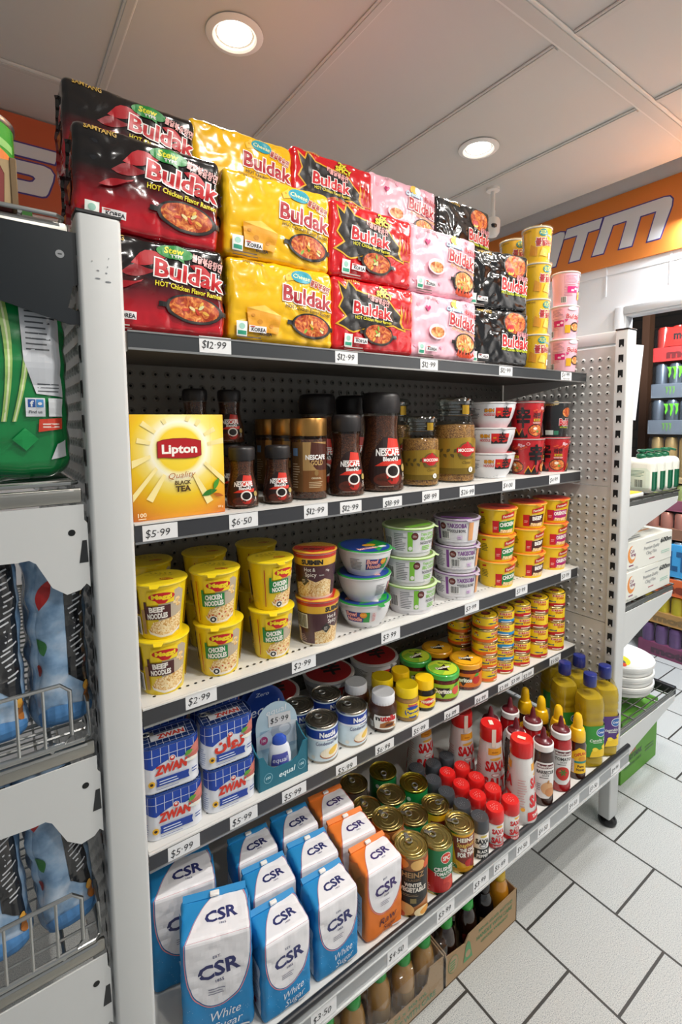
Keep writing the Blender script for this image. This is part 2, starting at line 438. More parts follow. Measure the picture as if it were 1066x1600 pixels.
# the orange fascia signs
PUR = mat('#4b3f8f', .4); SIGNW = mat('#e4e6ea', .4)
def sign(label, x0, y0, z0, size_fn, outlines, ink):
    t = thing('fascia_sign', label, 'sign'); mb = MB(); size_fn(mb); mb.build('sign_board', t)
    m2 = MB(); fn = ink
    for p in outlines:
        m2.prism(grow(p, .0055), lambda u, v, a, fn=fn: fn(u, v, a), 0, .0012, PUR); m2.prism(p, lambda u, v, a, fn=fn: fn(u, v, a), .0012, .0022, SIGNW)
    m2.build('sign_lettering', t)
def nverts(p):
    ar = sum(p[i-1][0]*p[i][1]-p[i][0]*p[i-1][1] for i in range(len(p))); return p if ar > 0 else p[::-1]
T_ = [(-1.463, 2.439), (-1.284, 2.437), (-1.297, 2.392), (-1.353, 2.392), (-1.392, 2.270), (-1.447, 2.270), (-1.407, 2.394), (-1.479, 2.395)]
M_ = [(-1.272, 2.437), (-1.012, 2.437), (-.990, 2.432), (-.980, 2.418), (-.982, 2.390), (-1.024, 2.266), (-1.075, 2.266), (-1.042, 2.388), (-1.109, 2.388), (-1.143, 2.266), (-1.199, 2.268), (-1.167, 2.388), (-1.232, 2.388), (-1.274, 2.268), (-1.328, 2.269)]
A_ = [(-1.545, 2.433), (-1.50, 2.437), (-1.478, 2.43), (-1.476, 2.415), (-1.523, 2.270), (-1.576, 2.270), (-1.56, 2.318), (-1.63, 2.318), (-1.645, 2.270), (-1.698, 2.270), (-1.662, 2.38), (-1.62, 2.425)]
ORG = mat('#e98a3c', .45)
sign('orange ATM sign with white italic letters above the doorway wall', 0, 0, 0,
     lambda mb: mb.box(2.488, 2.5, -1.6, 2.09, 2.2, 2.519, ORG), [nverts(p) for p in (T_, M_, A_)], lambda u, v, a: (2.488-a, -u, v))
S1 = [(-.02, 2.425), (.254, 2.425), (.240, 2.384), (-.02, 2.384)]
S2 = [(-.02, 2.366), (.205, 2.368), (.226, 2.362), (.236, 2.346), (.231, 2.322), (.214, 2.276), (.207, 2.266), (.195, 2.262), (-.03, 2.262), (-.02, 2.30), (.160, 2.302), (.170, 2.306), (.178, 2.318), (.172, 2.325), (.160, 2.327), (-.02, 2.327)]
sign('dark orange sign with a white letter S on the back wall', 0, 0, 0,
     lambda mb: mb.box(-1.5, .62, 2.088, 2.1, 2.2, 2.519, mat('#c8603a', .5)), [nverts(p) for p in (S1, S2)], lambda u, v, a: (u, 2.088-a, v))  # orange darkened in the colour for the weaker light back here
# ceiling lamps
for i, (x, y) in enumerate(LAMPS):
    lb = ['recessed round ceiling light over the shelf end with the teabags', 'recessed round ceiling light over the middle of the gondola',
          ][i] if i < 2 else 'recessed round ceiling light over the aisle'
    t = thing('ceiling_downlight', lb, 'ceiling light', (x, y, H), 0, 'recessed ceiling downlights')
    MB().lathe([(.074, -.0005), (.078, -.004), (.073, -.008), (.060, -.010), (.054, -.006), (.052, .012)], WHITE, 40).build('trim_ring', t)
    MB().lathe([(.0, -.004), (.030, -.0035), (.046, -.001), (.052, .004)], mat('#fff6e6', .5, emit=14.), 32).build('lamp_lens', t)
    ld = bpy.data.lights.new('downlight', 'AREA'); ld.shape = 'DISK'; ld.size = .10; ld.energy = LAMP_W*LAMP_K[i]; ld.color = LAMP_COL; ld.spread = R_(118 if i < 2 else 165)
    lo = bpy.data.objects.new('lamp_bulb', ld); col.objects.link(lo); lo.parent = t; lo.location = (0, 0, -.013)
ld = bpy.data.lights.new('storeroom_fill', 'AREA'); ld.shape = 'RECTANGLE'; ld.size, ld.size_y = 1.0, .3; ld.energy = BACK_ROOM_W; ld.color = (.86, .93, 1)  # unseen fill lamp added to brighten the drink cartons
lo = bpy.data.objects.new('storeroom_fill', ld); col.objects.link(lo); lo.location = (2.86, .75, 2.5); lo.rotation_euler = (0, R_(-25), 0)
t = thing('security_camera', 'small white security camera under the ceiling behind the black packs', 'camera', (1.950, 1.515, H-.085))
MB().lathe([(.03, .085), (.03, .073), (.010, .070), (.010, -.012), (.012, -.016), (.012, -.05)][::-1], WHITE, 20).build('mount', t)
MB().lathe([(.0, -.135), (.02, -.13), (.031, -.115), (.034, -.09), (.034, -.06), (.028, -.05), (.0, -.048)], WHITE, 24).build('housing', t)
MB().lathe([(.0, -.012), (.014, -.009), (.018, 0), (.014, .004), (.0, .005)], BLACKP, 20, sx=1, sy=.6).build('lens', t, (-.022, -.026, -.09))

# ================================================================== the gondola
PEG = speck('worn grey steel', [(.3, '#b7b5b1'), (.6, '#c9c7c3'), (.8, '#d3d1cc')], 9, 'noise', .38, 4)
PEGD = mat('#77746e', .5)
def dimples(mb, axis, c, a0, a1, z0, z1, pitch, sg, mt, seg=9):
    """rows of pressed, pierced dimples on a sheet"""
    vs, fs, hv, hf = [], [], [], []
    na = int((a1-a0)/pitch); nz = int((z1-z0)/pitch)
    for i in range(na):
        for j in range(nz):
            a = a0+(i+.5)*pitch; z = z0+(j+.5)*pitch; b = len(vs)
            for r, h in ((.0085, 0), (.0055, .0035), (.0036, .0042), (.0034, .0015)):
                for q in range(seg):
                    t = 2*math.pi*q/seg; u, v = a+r*math.cos(t), z+r*math.sin(t)
                    vs.append((c+sg*h, u, v) if axis == 'x' else (u, c+sg*h, v))
            for ring in range(3):
                for q in range(seg):  # claw carton's lighter greys carry the shrink film's haze
                    f = (b+ring*seg+q, b+ring*seg+(q+1) % seg, b+(ring+1)*seg+(q+1) % seg, b+(ring+1)*seg+q)
                    fs.append(f if (sg > 0) == (axis == 'x') else f[::-1])
            hb = len(hv); hv += vs[b+3*seg:b+4*seg]; hf.append(list(range(hb, hb+seg)) if (sg > 0) == (axis == 'x') else list(range(hb, hb+seg))[::-1])
    mb.add(vs, fs, mt, True); mb.add(hv, hf, mat('#0c0c0d', .8))
def post(name, parent, x0, x1, y0, y1, z1, slots_at, side):
    """square tube with a column of slots in the face turned to -X"""
    mb = MB(); mb.box(x0, x1, y0, y1, .03, z1, POSTM, .006, 3)
    mb.box(x0-.0005, x1+.0005, y0-.0005, y1+.0005, z1-.003, z1+.003, BLACKP, .0015, 1)
    ym = (y0+y1)/2; pr = Print(mb, side_l(x0), base=.0003)
    z = z1-.045
    while z > .33:
        pr.r(-ym-.008, z-.0125, -ym+.008, z+.0125, mat('#08080a', .9)); pr.p([(-ym-.004, z-.0125), (-ym+.004, z-.0125), (-ym+.0015, z-.006), (-ym-.0015, z-.006)], POSTM); z -= .0503
    return mb.build(name, parent)
Z1, Z2, Z3, Z4, ZB = 1.623, 1.2775, .925, .632, .3166
FX0, FX1, FY, BY = .204, 1.722, .936, 1.272
t = thing('gondola_back_frame', 'dark perforated steel back panel behind the shelves of groceries', 'shelving frame')
for i, (z0, z1) in enumerate(((.30, .744), (.746, 1.228), (1.230, 1.72))):
    mb = MB(); mb.box(.175, 1.72, BY, BY+.012, z0, z1, PEGD); dimples(mb, 'y', BY, .178, 1.718, z0+.01, z1-.006, .0296, -1, PEGD, 8); mb.build('back_panel', t)
mb = MB(); mb.box(.175, 1.72, BY+.012, BY+.03, .03, .30, PEGD); mb.build('kick_panel', t)
def end_frame(label, px0, px1, panel_x, mir):
    t = thing('gondola_end_frame', label, 'shelving frame')
    post('upright_post', t, px0, px1, .790, .832, 1.757, None, 1); post('upright_post', t, px0, px1, 1.73, 1.772, 1.757, None, 1)
    mb = MB(); mb.box(*((px0+.012, px1-.006) if mir else (px0+.003, px0+.017)), .832, 1.73, 1.716, 1.757, POSTM, .003); mb.build('top_rail', t)
    for z0, z1 in ((.32, .742), (.745, 1.226), (1.229, 1.706)):
        mb = MB(); mb.box(panel_x, panel_x+(.012 if mir else .009), .836, 1.73, z0, z1, PEG); mb.box(panel_x-.002, panel_x, .836, 1.73, z0, z0+.004, PEG)
        dimples(mb, 'x', panel_x, .842, 1.725 if mir else 1.30, z0+.008, z1-.004, .0296, -1, PEG, 10); mb.build('perforated_panel', t)
    for y in (.811, 1.751):
        MB().lathe([(0, 0), (.022, 0), (.030, .006), (.031, .014), (.024, .026), (.012, .034), (.012, .045), (0, .045)], mat('#0d0d0e', .25), 24).build('foot', t, ((px0+px1)/2, y, 0))
    return t
end_frame('pale grey slotted post with pierced end panel beside the oil bottles', 1.722, 1.782, 1.736, True)
te = end_frame('smooth pale grey front post with end panel beside the tea and sugar', .113, .172, .119, False)
mb = MB(); pr = Print(mb, front(.790), base=.0003, step=.0001)
for x, z, w_ in ((.138, 1.678, .004), (.149, 1.676, .003), (.1375, 1.667, .007), (.151, 1.664, .008), (.131, 1.69, .0012), (.153, 1.697, .0012), (.151, 1.685, .0014)): pr.e(x, z, w_*.5, .0011, '#7b8085', 8)
mb.build('scuff_marks', te)

SHM = mat('#d6d5d1', .42); LIP = mat('#36373b', .34); LIPE = mat('#9fa0a0', .3, .8)
def shelf(label, z, y0, deck, strip_h, stripm, name='gondola_shelf'):
    t = thing(name, label, 'shelf', (0, 0, z)); mb = MB()
    mb.box(FX0, FX1, y0+.004, BY-.006, -.022, 0, deck, .0015, 1)
    pr = Print(mb, flat_top(0), base=.0003)
    x = FX0+.03
    while x < FX1: pr.e(x, y0+.033, .0036, .0028, '#121214', 8); x += .0165
    mb.build('deck', t)
    mb = MB(); mb.box(FX0, FX1, y0, y0+.004, -strip_h, -.001, stripm); mb.box(FX0, FX1, y0-.002, y0+.003, -strip_h-.003, -strip_h+.001, LIPE); mb.box(FX0, FX1, y0-.0015, y0+.004, -.003, 0, SHM if deck is SHM else LIPE)
    mb.build('price_strip', t)
    for x in (FX0-.006, FX1-.004):
        mb = MB(); mb.prism([(y0+.006, -.002), (BY-.006, -.002), (BY-.006, -.085), (y0+.09, -.042), (y0+.006, -.036)], lambda u, v, a, x=x: (x+a, u, v), 0, .006, SHM); mb.build('bracket', t)
    return t
shelf('top shelf with steel price strip under the ramen packs', Z1, .926, mat('#5c5752', .5), .031, mat('#4a4d50', .28, .5))
shelf('white shelf carrying the tea box and coffee jars', Z2, FY, SHM, .035, LIP)
shelf('white shelf carrying the stacked noodle cups and bowls', Z3, FY, SHM, .035, LIP)
shelf('white shelf carrying the luncheon meat and tuna tins', Z4, FY, SHM, .035, LIP)
t = thing('gondola_base_shelf', 'deep base shelf carrying the sugar bags and salt', 'shelf', (0, 0, ZB)); mb = MB()
mb.box(FX0-.02, 1.722, .768, BY-.006, -.03, -.004, SHM, .002, 1); mb.box(FX0-.02, 1.722, .775, .79, -.08, -.03, SHM); mb.build('deck', t)
mb = MB(); mb.tube([(.18, .760, -.004), (1.775, .760, -.004)], .0075, mat('#26272a', .28), 10); mb.build('front_edge', t)
GREYS = mat('#9ea1a3', .32, .3)
mb = MB(); mb.box(.18, 1.772, .756, .760, -.062, -.010, GREYS); mb.box(.18, 1.772, .752, .757, -.066, -.061, mat('#d8d9d8', .25, .5)); mb.box(.18, 1.772, .7535, .757, -.0245, -.0225, mat('#c9cbcb', .3, .4)); mb.build('price_strip', t)
for x in (.30, .95, 1.55):
    MB().box(x, x+.03, .80, BY, -.14, -.03, SHM).build('support_bracket', t)

# price tags
TAGM = mat('#e6e7e8', .35); PEN = mat('#17181c', .5)
_tags = {}
def price(p, x, z, y, under, w_=.064, h=.031, note=None, tiltz=0.):
    kx = (p, w_, h, note)
    if kx not in _tags:
        mb = MB(); rd = random.Random(p+str(w_)); mb.box(-w_/2, w_/2, -.0008, 0, -h/2, h/2, TAGM, .0003, 1); pr = Print(mb, front(-.0008), base=.0003)
        dy = .004 if note else 0
        x0 = -w_*.42
        for i, ch in enumerate('$'+p.replace('.', '\u00b7')):
            a = .0095 if i else .010
            if ch == '\u00b7': pr.e(x0+.0025, dy+rd.uniform(-.001, .001), .0011, .0011, PEN, 8); x0 += .0055; continue
            kw = w_*.155 if ch != '1' else w_*.06
            pr.t(ch, x0+kw/2, dy+rd.uniform(-.0012, .0012), .0135 if i else .0155, PEN, w=kw*.86, bold=-.004, shear=.16, rot=rd.uniform(-.07, .05)); x0 += kw
        if note: pr.t(note, 0, -h*.30, .0045, PEN, w=w_*.62, bold=0)
        _tags[kx] = o = mb.build('price_tag'); 
    else:
        o = _tags[kx].copy(); col.objects.link(o)
    o.location = (x, y, z); o.rotation_euler = (0, tiltz, 0)
    tag(o, under, 'price tag', 'handwritten price tags on the shelf strips'); return o
PT = [('12.99', .363, 1.609, 0, 'price tag $12.99 under the black and red stew ramen packs'), ('12.99', .676, 1.607, 0, 'price tag $12.99 between the yellow and red ramen packs'),
 ('12.99', .943, 1.606, 0, 'price tag $12.99 under the pink ramen packs'), ('12.99', 1.265, 1.608, 0, 'price tag $12.99 under the black ramen packs'), ('4.99', 1.593, 1.607, 0, 'price tag $4.99 under the pink ramen cups'),
 ('5.99', .249, 1.259, 1, 'price tag $5.99 under the yellow tea box'), ('6.50', .417, 1.260, 1, 'price tag $6.50 under the two small black coffee jars'), ('12.99', .594, 1.261, 1, 'price tag $12.99 under the gold capped coffee jar'),
 ('12.99', .693, 1.257, 1, 'price tag $12.99 under the medium black capped coffee jar'), ('18.99', .825, 1.255, 1, 'price tag $18.99 under the largest black capped coffee jar'), ('18.99', .962, 1.259, 1, 'price tag $18.99 under the smaller glass stoppered coffee jar'),
 ('26.99', 1.110, 1.258, 1, 'price tag $26.99 under the larger glass stoppered coffee jar'), ('4.00', 1.304, 1.261, 1, 'price tag $4.00 under the white noodle bowls'), ('4.99', 1.556, 1.260, 1, 'price tag $4.99 under the red noodle cups'),
 ('2.99', .316, .912, 2, 'price tag $2.99 under the beef and chicken noodle cups'), ('2.99', .556, .911, 2, 'price tag $2.99 under the maroon hot and spicy cups'), ('3.99', .819, .908, 2, 'price tag $3.99 under the white and blue noodle bowls'),
 ('3.99', 1.138, .909, 2, 'price tag $3.99 under the purple yakisoba bowls'), ('3.99', 1.383, .910, 2, 'price tag $3.99 under the yellow chicken bowls'), ('3.99', 1.646, .909, 2, 'price tag $3.99 under the yellow oriental bowls'),
 ('5.99', .271, .613, 3, 'price tag $5.99 under the first stack of luncheon meat tins beside the post'), ('5.99', .400, .613, 3, 'price tag $5.99 under the second stack of luncheon meat tins'), ('5.99', .525, .611, 3, 'price tag $5.99 under the teal sweetener tray'),
 ('5.99', .674, .608, 3, 'price tag $5.99 under the condensed milk cans'), ('6.99', .798, .609, 3, 'price tag $6.99 under the hazelnut spread'), ('5.99', .928, .611, 3, 'price tag $5.99 under the peanut butter jar'),
 ('4.99', 1.055, .608, 3, 'price tag $4.99 under the green lidded salsa'), ('4.99', 1.189, .608, 3, 'price tag $4.99 under the orange lidded salsa'), ('3.99', 1.302, .608, 3, 'price tag $3.99 under the orange banded tuna stack'),
 ('3.99', 1.364, .611, 3, 'brighter price tag $3.99 under the blue banded tuna stack'), ('3.99', 1.430, .608, 3, 'price tag $3.99 under the first red banded tuna stack'), ('5.50', 1.592, .611, 3, 'price tag $5.50 near the end of the tuna shelf')]
YT = {0: .9260, 1: FY, 2: FY, 3: FY}
for p, x, z, s, lb in PT: price(p, x, z-(.002 if s else 0), YT[s], lb, w_=.064 if p != '5.50' else .07, note='REDUCED' if (p, s) == ('4.99', 0) else None)
for p, x, lb in (('3.50', .483, 'price tag $3.50 under the blue sugar bags'), ('4.50', .682, 'price tag $4.50 under the orange raw sugar bag'), ('3.99', .838, 'price tag $3.99 under the tomato soup can'),
 ('3.99', .970, 'price tag $3.99 under the spaghetti can'), ('5.99', 1.056, 'price tag $5.99 under the pepper shaker'), ('4.50', 1.155, 'price tag $4.50 under the small red salt shakers'), ('4.50', 1.256, 'price tag $4.50 under the tall salt drum'),
 ('4.50', 1.417, 'price tag $4.50 under the tomato sauce bottle'), ('3.50', 1.539, 'price tag $3.50 under the honey bottle'), ('9.99', 1.680, 'price tag $9.99 beneath the oil bottles')):
    price(p, x-.004*(x > 1), ZB-.0425, .756, lb, w_=.062, h=.033)

# ================================================================== goods: builders
RED, NAVY, YEL, GRN = '#c8141e', '#1c2a6b', '#f4d414', '#0f8a3c'
def swoosh(cx, cy, L, W, rot):
    c, s = math.cos(rot), math.sin(rot); o = []
    for i in range(9): t = i/8; o.append((L*t, W*(math.sin(math.pi*t)*.5+.35*t*math.sin(t*7))))
    for i in range(8, 0, -1): t = i/8; o.append((L*t*.92, -W*.45*math.sin(math.pi*t)*(1.2-t)))
    return [(cx+x*c-y*s, cy+x*s+y*c) for x, y in o]
# --- five-packs of ramen -------------------------------------------------------
PW, PD, PH = .250, .118, .167
STEWB = gradient('stew film', [(0, '#c41424'), (.20, '#b81122'), (.44, '#5a0a14'), (.60, '#120e10')], 0, PH, .16, .8)
def pan(pr, cx, cy, rx, ry, food, handles=True, rot=-.06):
    if handles: pr.r(cx-rx*1.22, cy-.004, cx+rx*1.22, cy+.005, '#151515', rot)
    pr.e(cx, cy, rx, ry, '#171616', 28, rot); pr.e(cx, cy-.001, rx*.97, ry*.9, '#3a3532', 28, rot); pr.e(cx, cy+.001, rx*.88, ry*.84, food, 28, rot)
    rd = random.Random(int(cx*1e4)+7)
    for i in range(7):
        a = rd.random()*6.28; q = rd.random()*.6; pr.e(cx+rx*q*math.cos(a), cy+ry*q*math.sin(a), rx*.13, ry*.11, rd.choice(['#e9b24a', '#c6331a', '#d8d9a0', '#7fae3a', '#f2dca0']), 8, a)
def ramen_pack(flavour):
    def f(o):
        seed = {'stew': 3, 'cheese': 5, 'spicy': 8, 'pink': 11, 'black': 14}[flavour]
        sb = Soft(PW, PD, PH, .013, .007, .0030, 30, seed, True)
        film = {'stew': STEWB, 'cheese': GL('#f2bd10'), 'spicy': GL('#cf1620'), 'pink': mat('#f3bccb', .3, coat=.4), 'black': mat('#151517', .14, coat=.9)}[flavour]
        mb = MB(); sb.body(mb, film, (70, 18, 48))
        # end seals: a crimped fin down each side
        for sx in (-1, 1):
            vs, fs = [], []
            for i in range(15):
                z = .012+(PH-.024)*i/14; q = sb.P((sx*PW/2, 0, z-PH/2)); zig = .003*(-1)**i
                vs += [(q[0]-sx*.002, q[1]-.001, q[2]), (q[0]+sx*.006, q[1]+zig, q[2]), (q[0]-sx*.002, q[1]+.001, q[2])]
                if i: b = 3*(i-1); fs += [(b, b+1, b+4, b+3), (b+1, b+2, b+5, b+4)]
            mb.add(vs, fs, film, True)
        mb.build('film_bag', o)
        L = MB(); pr = Print(L, sb.front(), .0036, .0036, .0010, .0002)
        gold, white = '#c9a24a', '#f4f2ee'
        if flavour == 'stew':
            pr.p(swoosh(-.048, .116, .085, .030, .35), '#b5121f'); pr.p(swoosh(-.066, .098, .070, .024, .15), '#8f0f1b'); pr.p(swoosh(.056, .128, .060, .020, -.35), '#c0202a')
            pr.t('SAMYANG', -.082, .158, .009, gold, w=.05, rot=-.05, bold=.02)
            pr.e(.030, .146, .034, .0125, '#1f8a3a', 20); pr.p([(.03, .136), (.044, .136), (.046, .128)], '#1f8a3a')
            pr.t('Stew', .028, .149, .011, '#e8e23a', w=.034, shear=.2, bold=.03); pr.t('TYPE', .032, .139, .0055, white, w=.022, bold=.03)
            pr.t('Buldak', .056, .109, .030, '#c3151f', out=white, ow=.05, w=.126, rot=-.10, bold=.03)
            pr.t('불닭볶음탕면', .090, .137, .012, '#f0b6b4', w=.058, rot=-.22, bold=.03)
            pr.t('HOT Chicken Flavor Ramen', .054, .082, .0088, '#f0e22c', w=.125, rot=-.08, bold=.02)
            pan(pr, .062, .047, .054, .0265, RAMEN)
            pr.p(swoosh(-.086, .068, .060, .014, .3), '#a5121f')
        elif flavour == 'cheese':
            pr.t('SAMYANG', -.070, .160, .008, '#a8842a', w=.044, rot=-.05, bold=.02)
            pr.p([(.000, .142), (.018, .156), (.021, .136), (.004, .132)], '#f6c53a'); pr.e(.010, .144, .0025, .002, '#d99a1a', 8)
            pr.e(.042, .145, .026, .0135, '#1f9bb0', 20); pr.t('Cheese', .042, .145, .0095, '#f3ecb0', w=.042, shear=.25, rot=-.08, bold=.01)
            pr.t('Buldak', .056, .103, .032, '#a81526', out=white, ow=.045, w=.120, rot=-.08, bold=.03)
            pr.t('불닭볶음면', .088, .131, .011, '#a81526', out=white, w=.05, rot=-.25, bold=.02)
            pr.t('HOT Chicken Flavor Ramen', .056, .076, .0080, '#1c1a14', w=.115, rot=-.08, bold=.015)
            pan(pr, .064, .043, .050, .0265, RAMEN)
            pr.p([(-.085, .022), (-.020, .018), (-.012, .056), (-.050, .074), (-.088, .066)], '#eaa32a'); pr.p([(-.088, .066), (-.050, .074), (-.012, .056), (-.045, .060)], '#f7cf5a')
            for q in ((-.06, .04, .006), (-.035, .033, .005), (-.075, .052, .004)): pr.e(q[0], q[1], q[2], q[2]*.8, '#d18a1c', 10)
            pr.t('KOREA', -.048, .016, .006, '#20242c', w=.026, bold=.03)
        elif flavour == 'spicy':
            fl = [(-.095, .118), (-.105, .150), (-.088, .138), (-.080, .158), (-.060, .140), (-.040, .135), (.03, .130), (.085, .085), (.09, .062), (.05, .070), (-.02, .060), (-.07, .045), (-.11, .060), (-.085, .078), (-.105, .098)]
            pr.p(grow(fl, .0035), '#e0aa18'); pr.p(fl, '#171414')
            pr.p(flame(.098, .10, .05, .07, 3, 4), '#e8a41c'); pr.p(flame(.100, .094, .04, .055, 5, 4), '#c01a1c')
            pr.t('SAMYANG', -.070, .160, .008, gold, w=.046, rot=-.05, bold=.02)
            pr.t('2x', .022, .153, .012, '#e8dc30', out='#141210', w=.022, bold=.05); pr.t('SPICY', .024, .139, .0125, '#e8dc30', out='#141210', w=.046, rot=-.12, bold=.05)
            pr.t('핵불닭볶음면', .004, .124, .011, '#f0b2b0', w=.065, rot=-.2, bold=.03)
            pr.t('Buldak', -.014, .098, .027, '#c81a24', out=white, ow=.05, w=.108, rot=-.06, bold=.03)
            pr.t('HOT Chicken Flavor Ramen', -.012, .076, .0075, '#eadf2c', w=.105, rot=-.05, bold=.015)
            pan(pr, .004, .043, .046, .0255, RAMEN)
        elif flavour == 'pink':
            for q in ((-.10, .135), (-.03, .15), (.08, .155), (.11, .06), (-.11, .03), (-.02, .03)): pr.p(heart(q[0], q[1], .006), '#f0a6bb')
            pr.t('SAMYANG', -.056, .156, .008, '#c9a0a8', w=.044, rot=-.05, bold=.015)
            pr.e(.034, .150, .016, .012, '#f2cf5a', 14); pr.e(.046, .149, .012, .012, '#fbfbfb', 14)
            pr.t('Carbonara', .032, .136, .0105, '#dff3fb', out='#5fb4d8', ow=.05, w=.062, rot=-.03, bold=.04, shear=.15)
            pr.p(heart(-.070, .128, .009), '#c2226e')
            pr.t('Buldak', .060, .105, .031, '#b81a2c', out=white, ow=.05, w=.100, rot=-.12, bold=.03)
            pr.t('불닭볶음면', .094, .130, .011, '#b81a2c', w=.046, rot=-.25, bold=.02)
            pr.t('HOT Chicken Flavor Ramen', .064, .079, .0075, '#c79a1a', w=.10, rot=-.12, bold=.02)
            pan(pr, .070, .046, .044, .029, MACN); pr.p(flame(.072, .020, .075, .02, 5, 6), '#c8421c')
            pr.e(-.040, .070, .030, .020, '#f6d3dc', 20); pr.e(-.040, .068, .024, .014, MACN, 20)
        else:
            pr.t('SAMYANG', -.050, .158, .009, gold, w=.052, rot=-.08, bold=.02)
            pr.e(.066, .128, .047, .037, '#2a2724', 26); pr.e(.066, .128, .042, .032, RAMEN, 26)
            for q in ((.05, .14), (.075, .12), (.06, .115), (.085, .14)): pr.e(q[0], q[1], .008, .005, '#d9762a', 8, 1.)
            pr.p([(.03, .108), (.062, .100), (.055, .122), (.036, .122)], '#c3191c'); pr.p(flame(.046, .108, .02, .012, 3, 3), '#f0d02c')
            pr.t('Buldak', .066, .072, .034, '#c3151f', out=white, ow=.05, w=.106, rot=-.05, bold=.03)
            pr.t('불닭볶음면', .095, .095, .012, '#d88f98', w=.05, rot=-.1, bold=.03)
            pr.t('HOT Chicken Flavor Ramen', .064, .048, .0085, '#d8e22c', w=.108, rot=-.03, bold=.02)
        bx = {'stew': -.096, 'cheese': -.10, 'spicy': -.085, 'pink': -.094, 'black': -.09}[flavour]
        pr.r(bx-.011, .010, bx+.011, .038, '#eef4ee', -.03); pr.r(bx-.009, .012, bx+.009, .019, '#2f9a7a', -.03); pr.e(bx, .028, .006, .006, '#9fd0bf', 12)
        kx = bx+.034
        pr.r(kx-.019, .018, kx+.019, .031, '#f1eff0', -.03); pr.t('KOREA', kx+.002, .0235, .0068, '#23252c', w=.030, bold=.03, rot=-.03); pr.e(kx-.011, .029, .006, .0012, '#c0392b', 10)
        pr.lines(bx-.01, .004, bx+.07, .013, 2, '#d9c9c4' if flavour in ('stew', 'spicy', 'black') else '#7a6a5a', 4)
        # the end of the pack turned towards -X
        ps = Print(L, sb.left(), .008, .008, .0009, .00016)
        ps.t('Buldak', .008, .108, .022, '#c3151f', out=white, w=.074, rot=-.1, bold=.03); ps.e(.012, .062, .030, .020, '#1b1918', 20); ps.e(.012, .062, .025, .015, RAMEN, 20); ps.r(-.03, .012, -.012, .036, '#eef4ee'); ps.r(-.028, .014, -.014, .02, '#2f9a7a')
        L.build('printed_artwork', o)
    return f
for fl in ('stew', 'cheese', 'spicy', 'pink', 'black'): product_k('ramen_'+fl, ramen_pack(fl), 'ramen_multipack', 'noodle pack')

# --- paper and plastic cups, bowls ---------------------------------------------
def cup(o, rb, rt_, h, body, lid, art, lidart=None, wall='cup_body', rim='#e6e2da', tab=None, foot=True, film=False, prof=None):
    pf = prof or [(rb-.004, 0), (rb-.001, .0), (rb, .003), (rt_-.0006, h-.004)]
    mb = MB(); mb.lathe(pf, mat(body, .34, coat=.3) if isinstance(body, str) else body, 40)
    mb.lathe([(rt_-.001, h-.0055), (rt_+.0014, h-.005), (rt_+.0024, h-.003), (rt_+.0014, h-.001), (rt_-.001, h-.0006)], mat(rim, .4), 40); mb.build(wall, o)
    mb = MB(); lm = mat(lid, .3, coat=.3)
    mb.lathe([(0, h), (rt_*.9, h+.0002), (rt_+.0005, h-.0002), (rt_+.0022, h-.0016)], lm, 40)
    if tab is not None:
        sx, sy = math.sin(tab), -math.cos(tab); R = rt_+.001
        q = [(-.010, 0), (.010, 0), (.007, .010), (-.007, .010)]
        mb.add([((R+v)*sx-u*sy, (R+v)*sy+u*sx, h-.001-v*.35) for u, v in q], [(0, 1, 2, 3)], lm)
    if lidart: lidart(Print(mb, flat_top(h+.0003), base=.0003))
    mb.build('lid', o)
    L = MB(); fn = rings(pf, 0, h, rt_) if prof else cone(rb, rt_, 0, h)
    art(Print(L, fn, .006, None if not prof else .006, .0004)); L.build('printed_label', o)
    if film:
        mb = MB(); mb.lathe([(rb+.0016, .001), (rt_+.0034, h-.004), (rt_+.0034, h+.002)], glass('shrink film', film=70), 36); mb.build('shrink_film', o)
def wrapx(rb, rt_, h):
    return math.pi*(rb+rt_)/2
@product('ramen_cup', 'noodle cup')
def cheese_cup(o):
    def art(p):
        W = wrapx(.0375, .0445, .11)
        p.t('불닭', .014, .062, .019, '#b3172a', out='#f7efe0', w=.036, bold=.03); p.t('볶음면', .040, .060, .012, '#b3172a', out='#f7efe0', w=.028, bold=.03)
        p.e(.018, .090, .013, .011, '#1f8f92', 18); p.t('치즈', .018, .090, .010, '#e8dd5a', w=.018, bold=.03); p.t('Cheese', .038, .083, .009, '#7ec9df', w=.026, rot=-.15, bold=.02)
        p.t('SAMYANG', -.030, .098, .005, '#9a7a2a', w=.026); p.lines(-.075, .012, -.046, .09, 16, '#d9c27a', 3); p.r(-.076, .045, -.045, .095, '#ece4e0'); p.lines(-.074, .048, -.047, .093, 9, '#9a8f90', 5)
        p.p([(.008, .022), (.034, .018), (.036, .038), (.016, .046)], '#f5d25c'); p.r(.040, .012, .050, .030, '#eef2ea')
        p.p([(-.024, .024), (.000, .020), (.002, .044), (-.018, .056)], '#e39a26')
    cup(o, .0375, .0445, .110, '#f8c422', '#ead9a4', art, film=True)
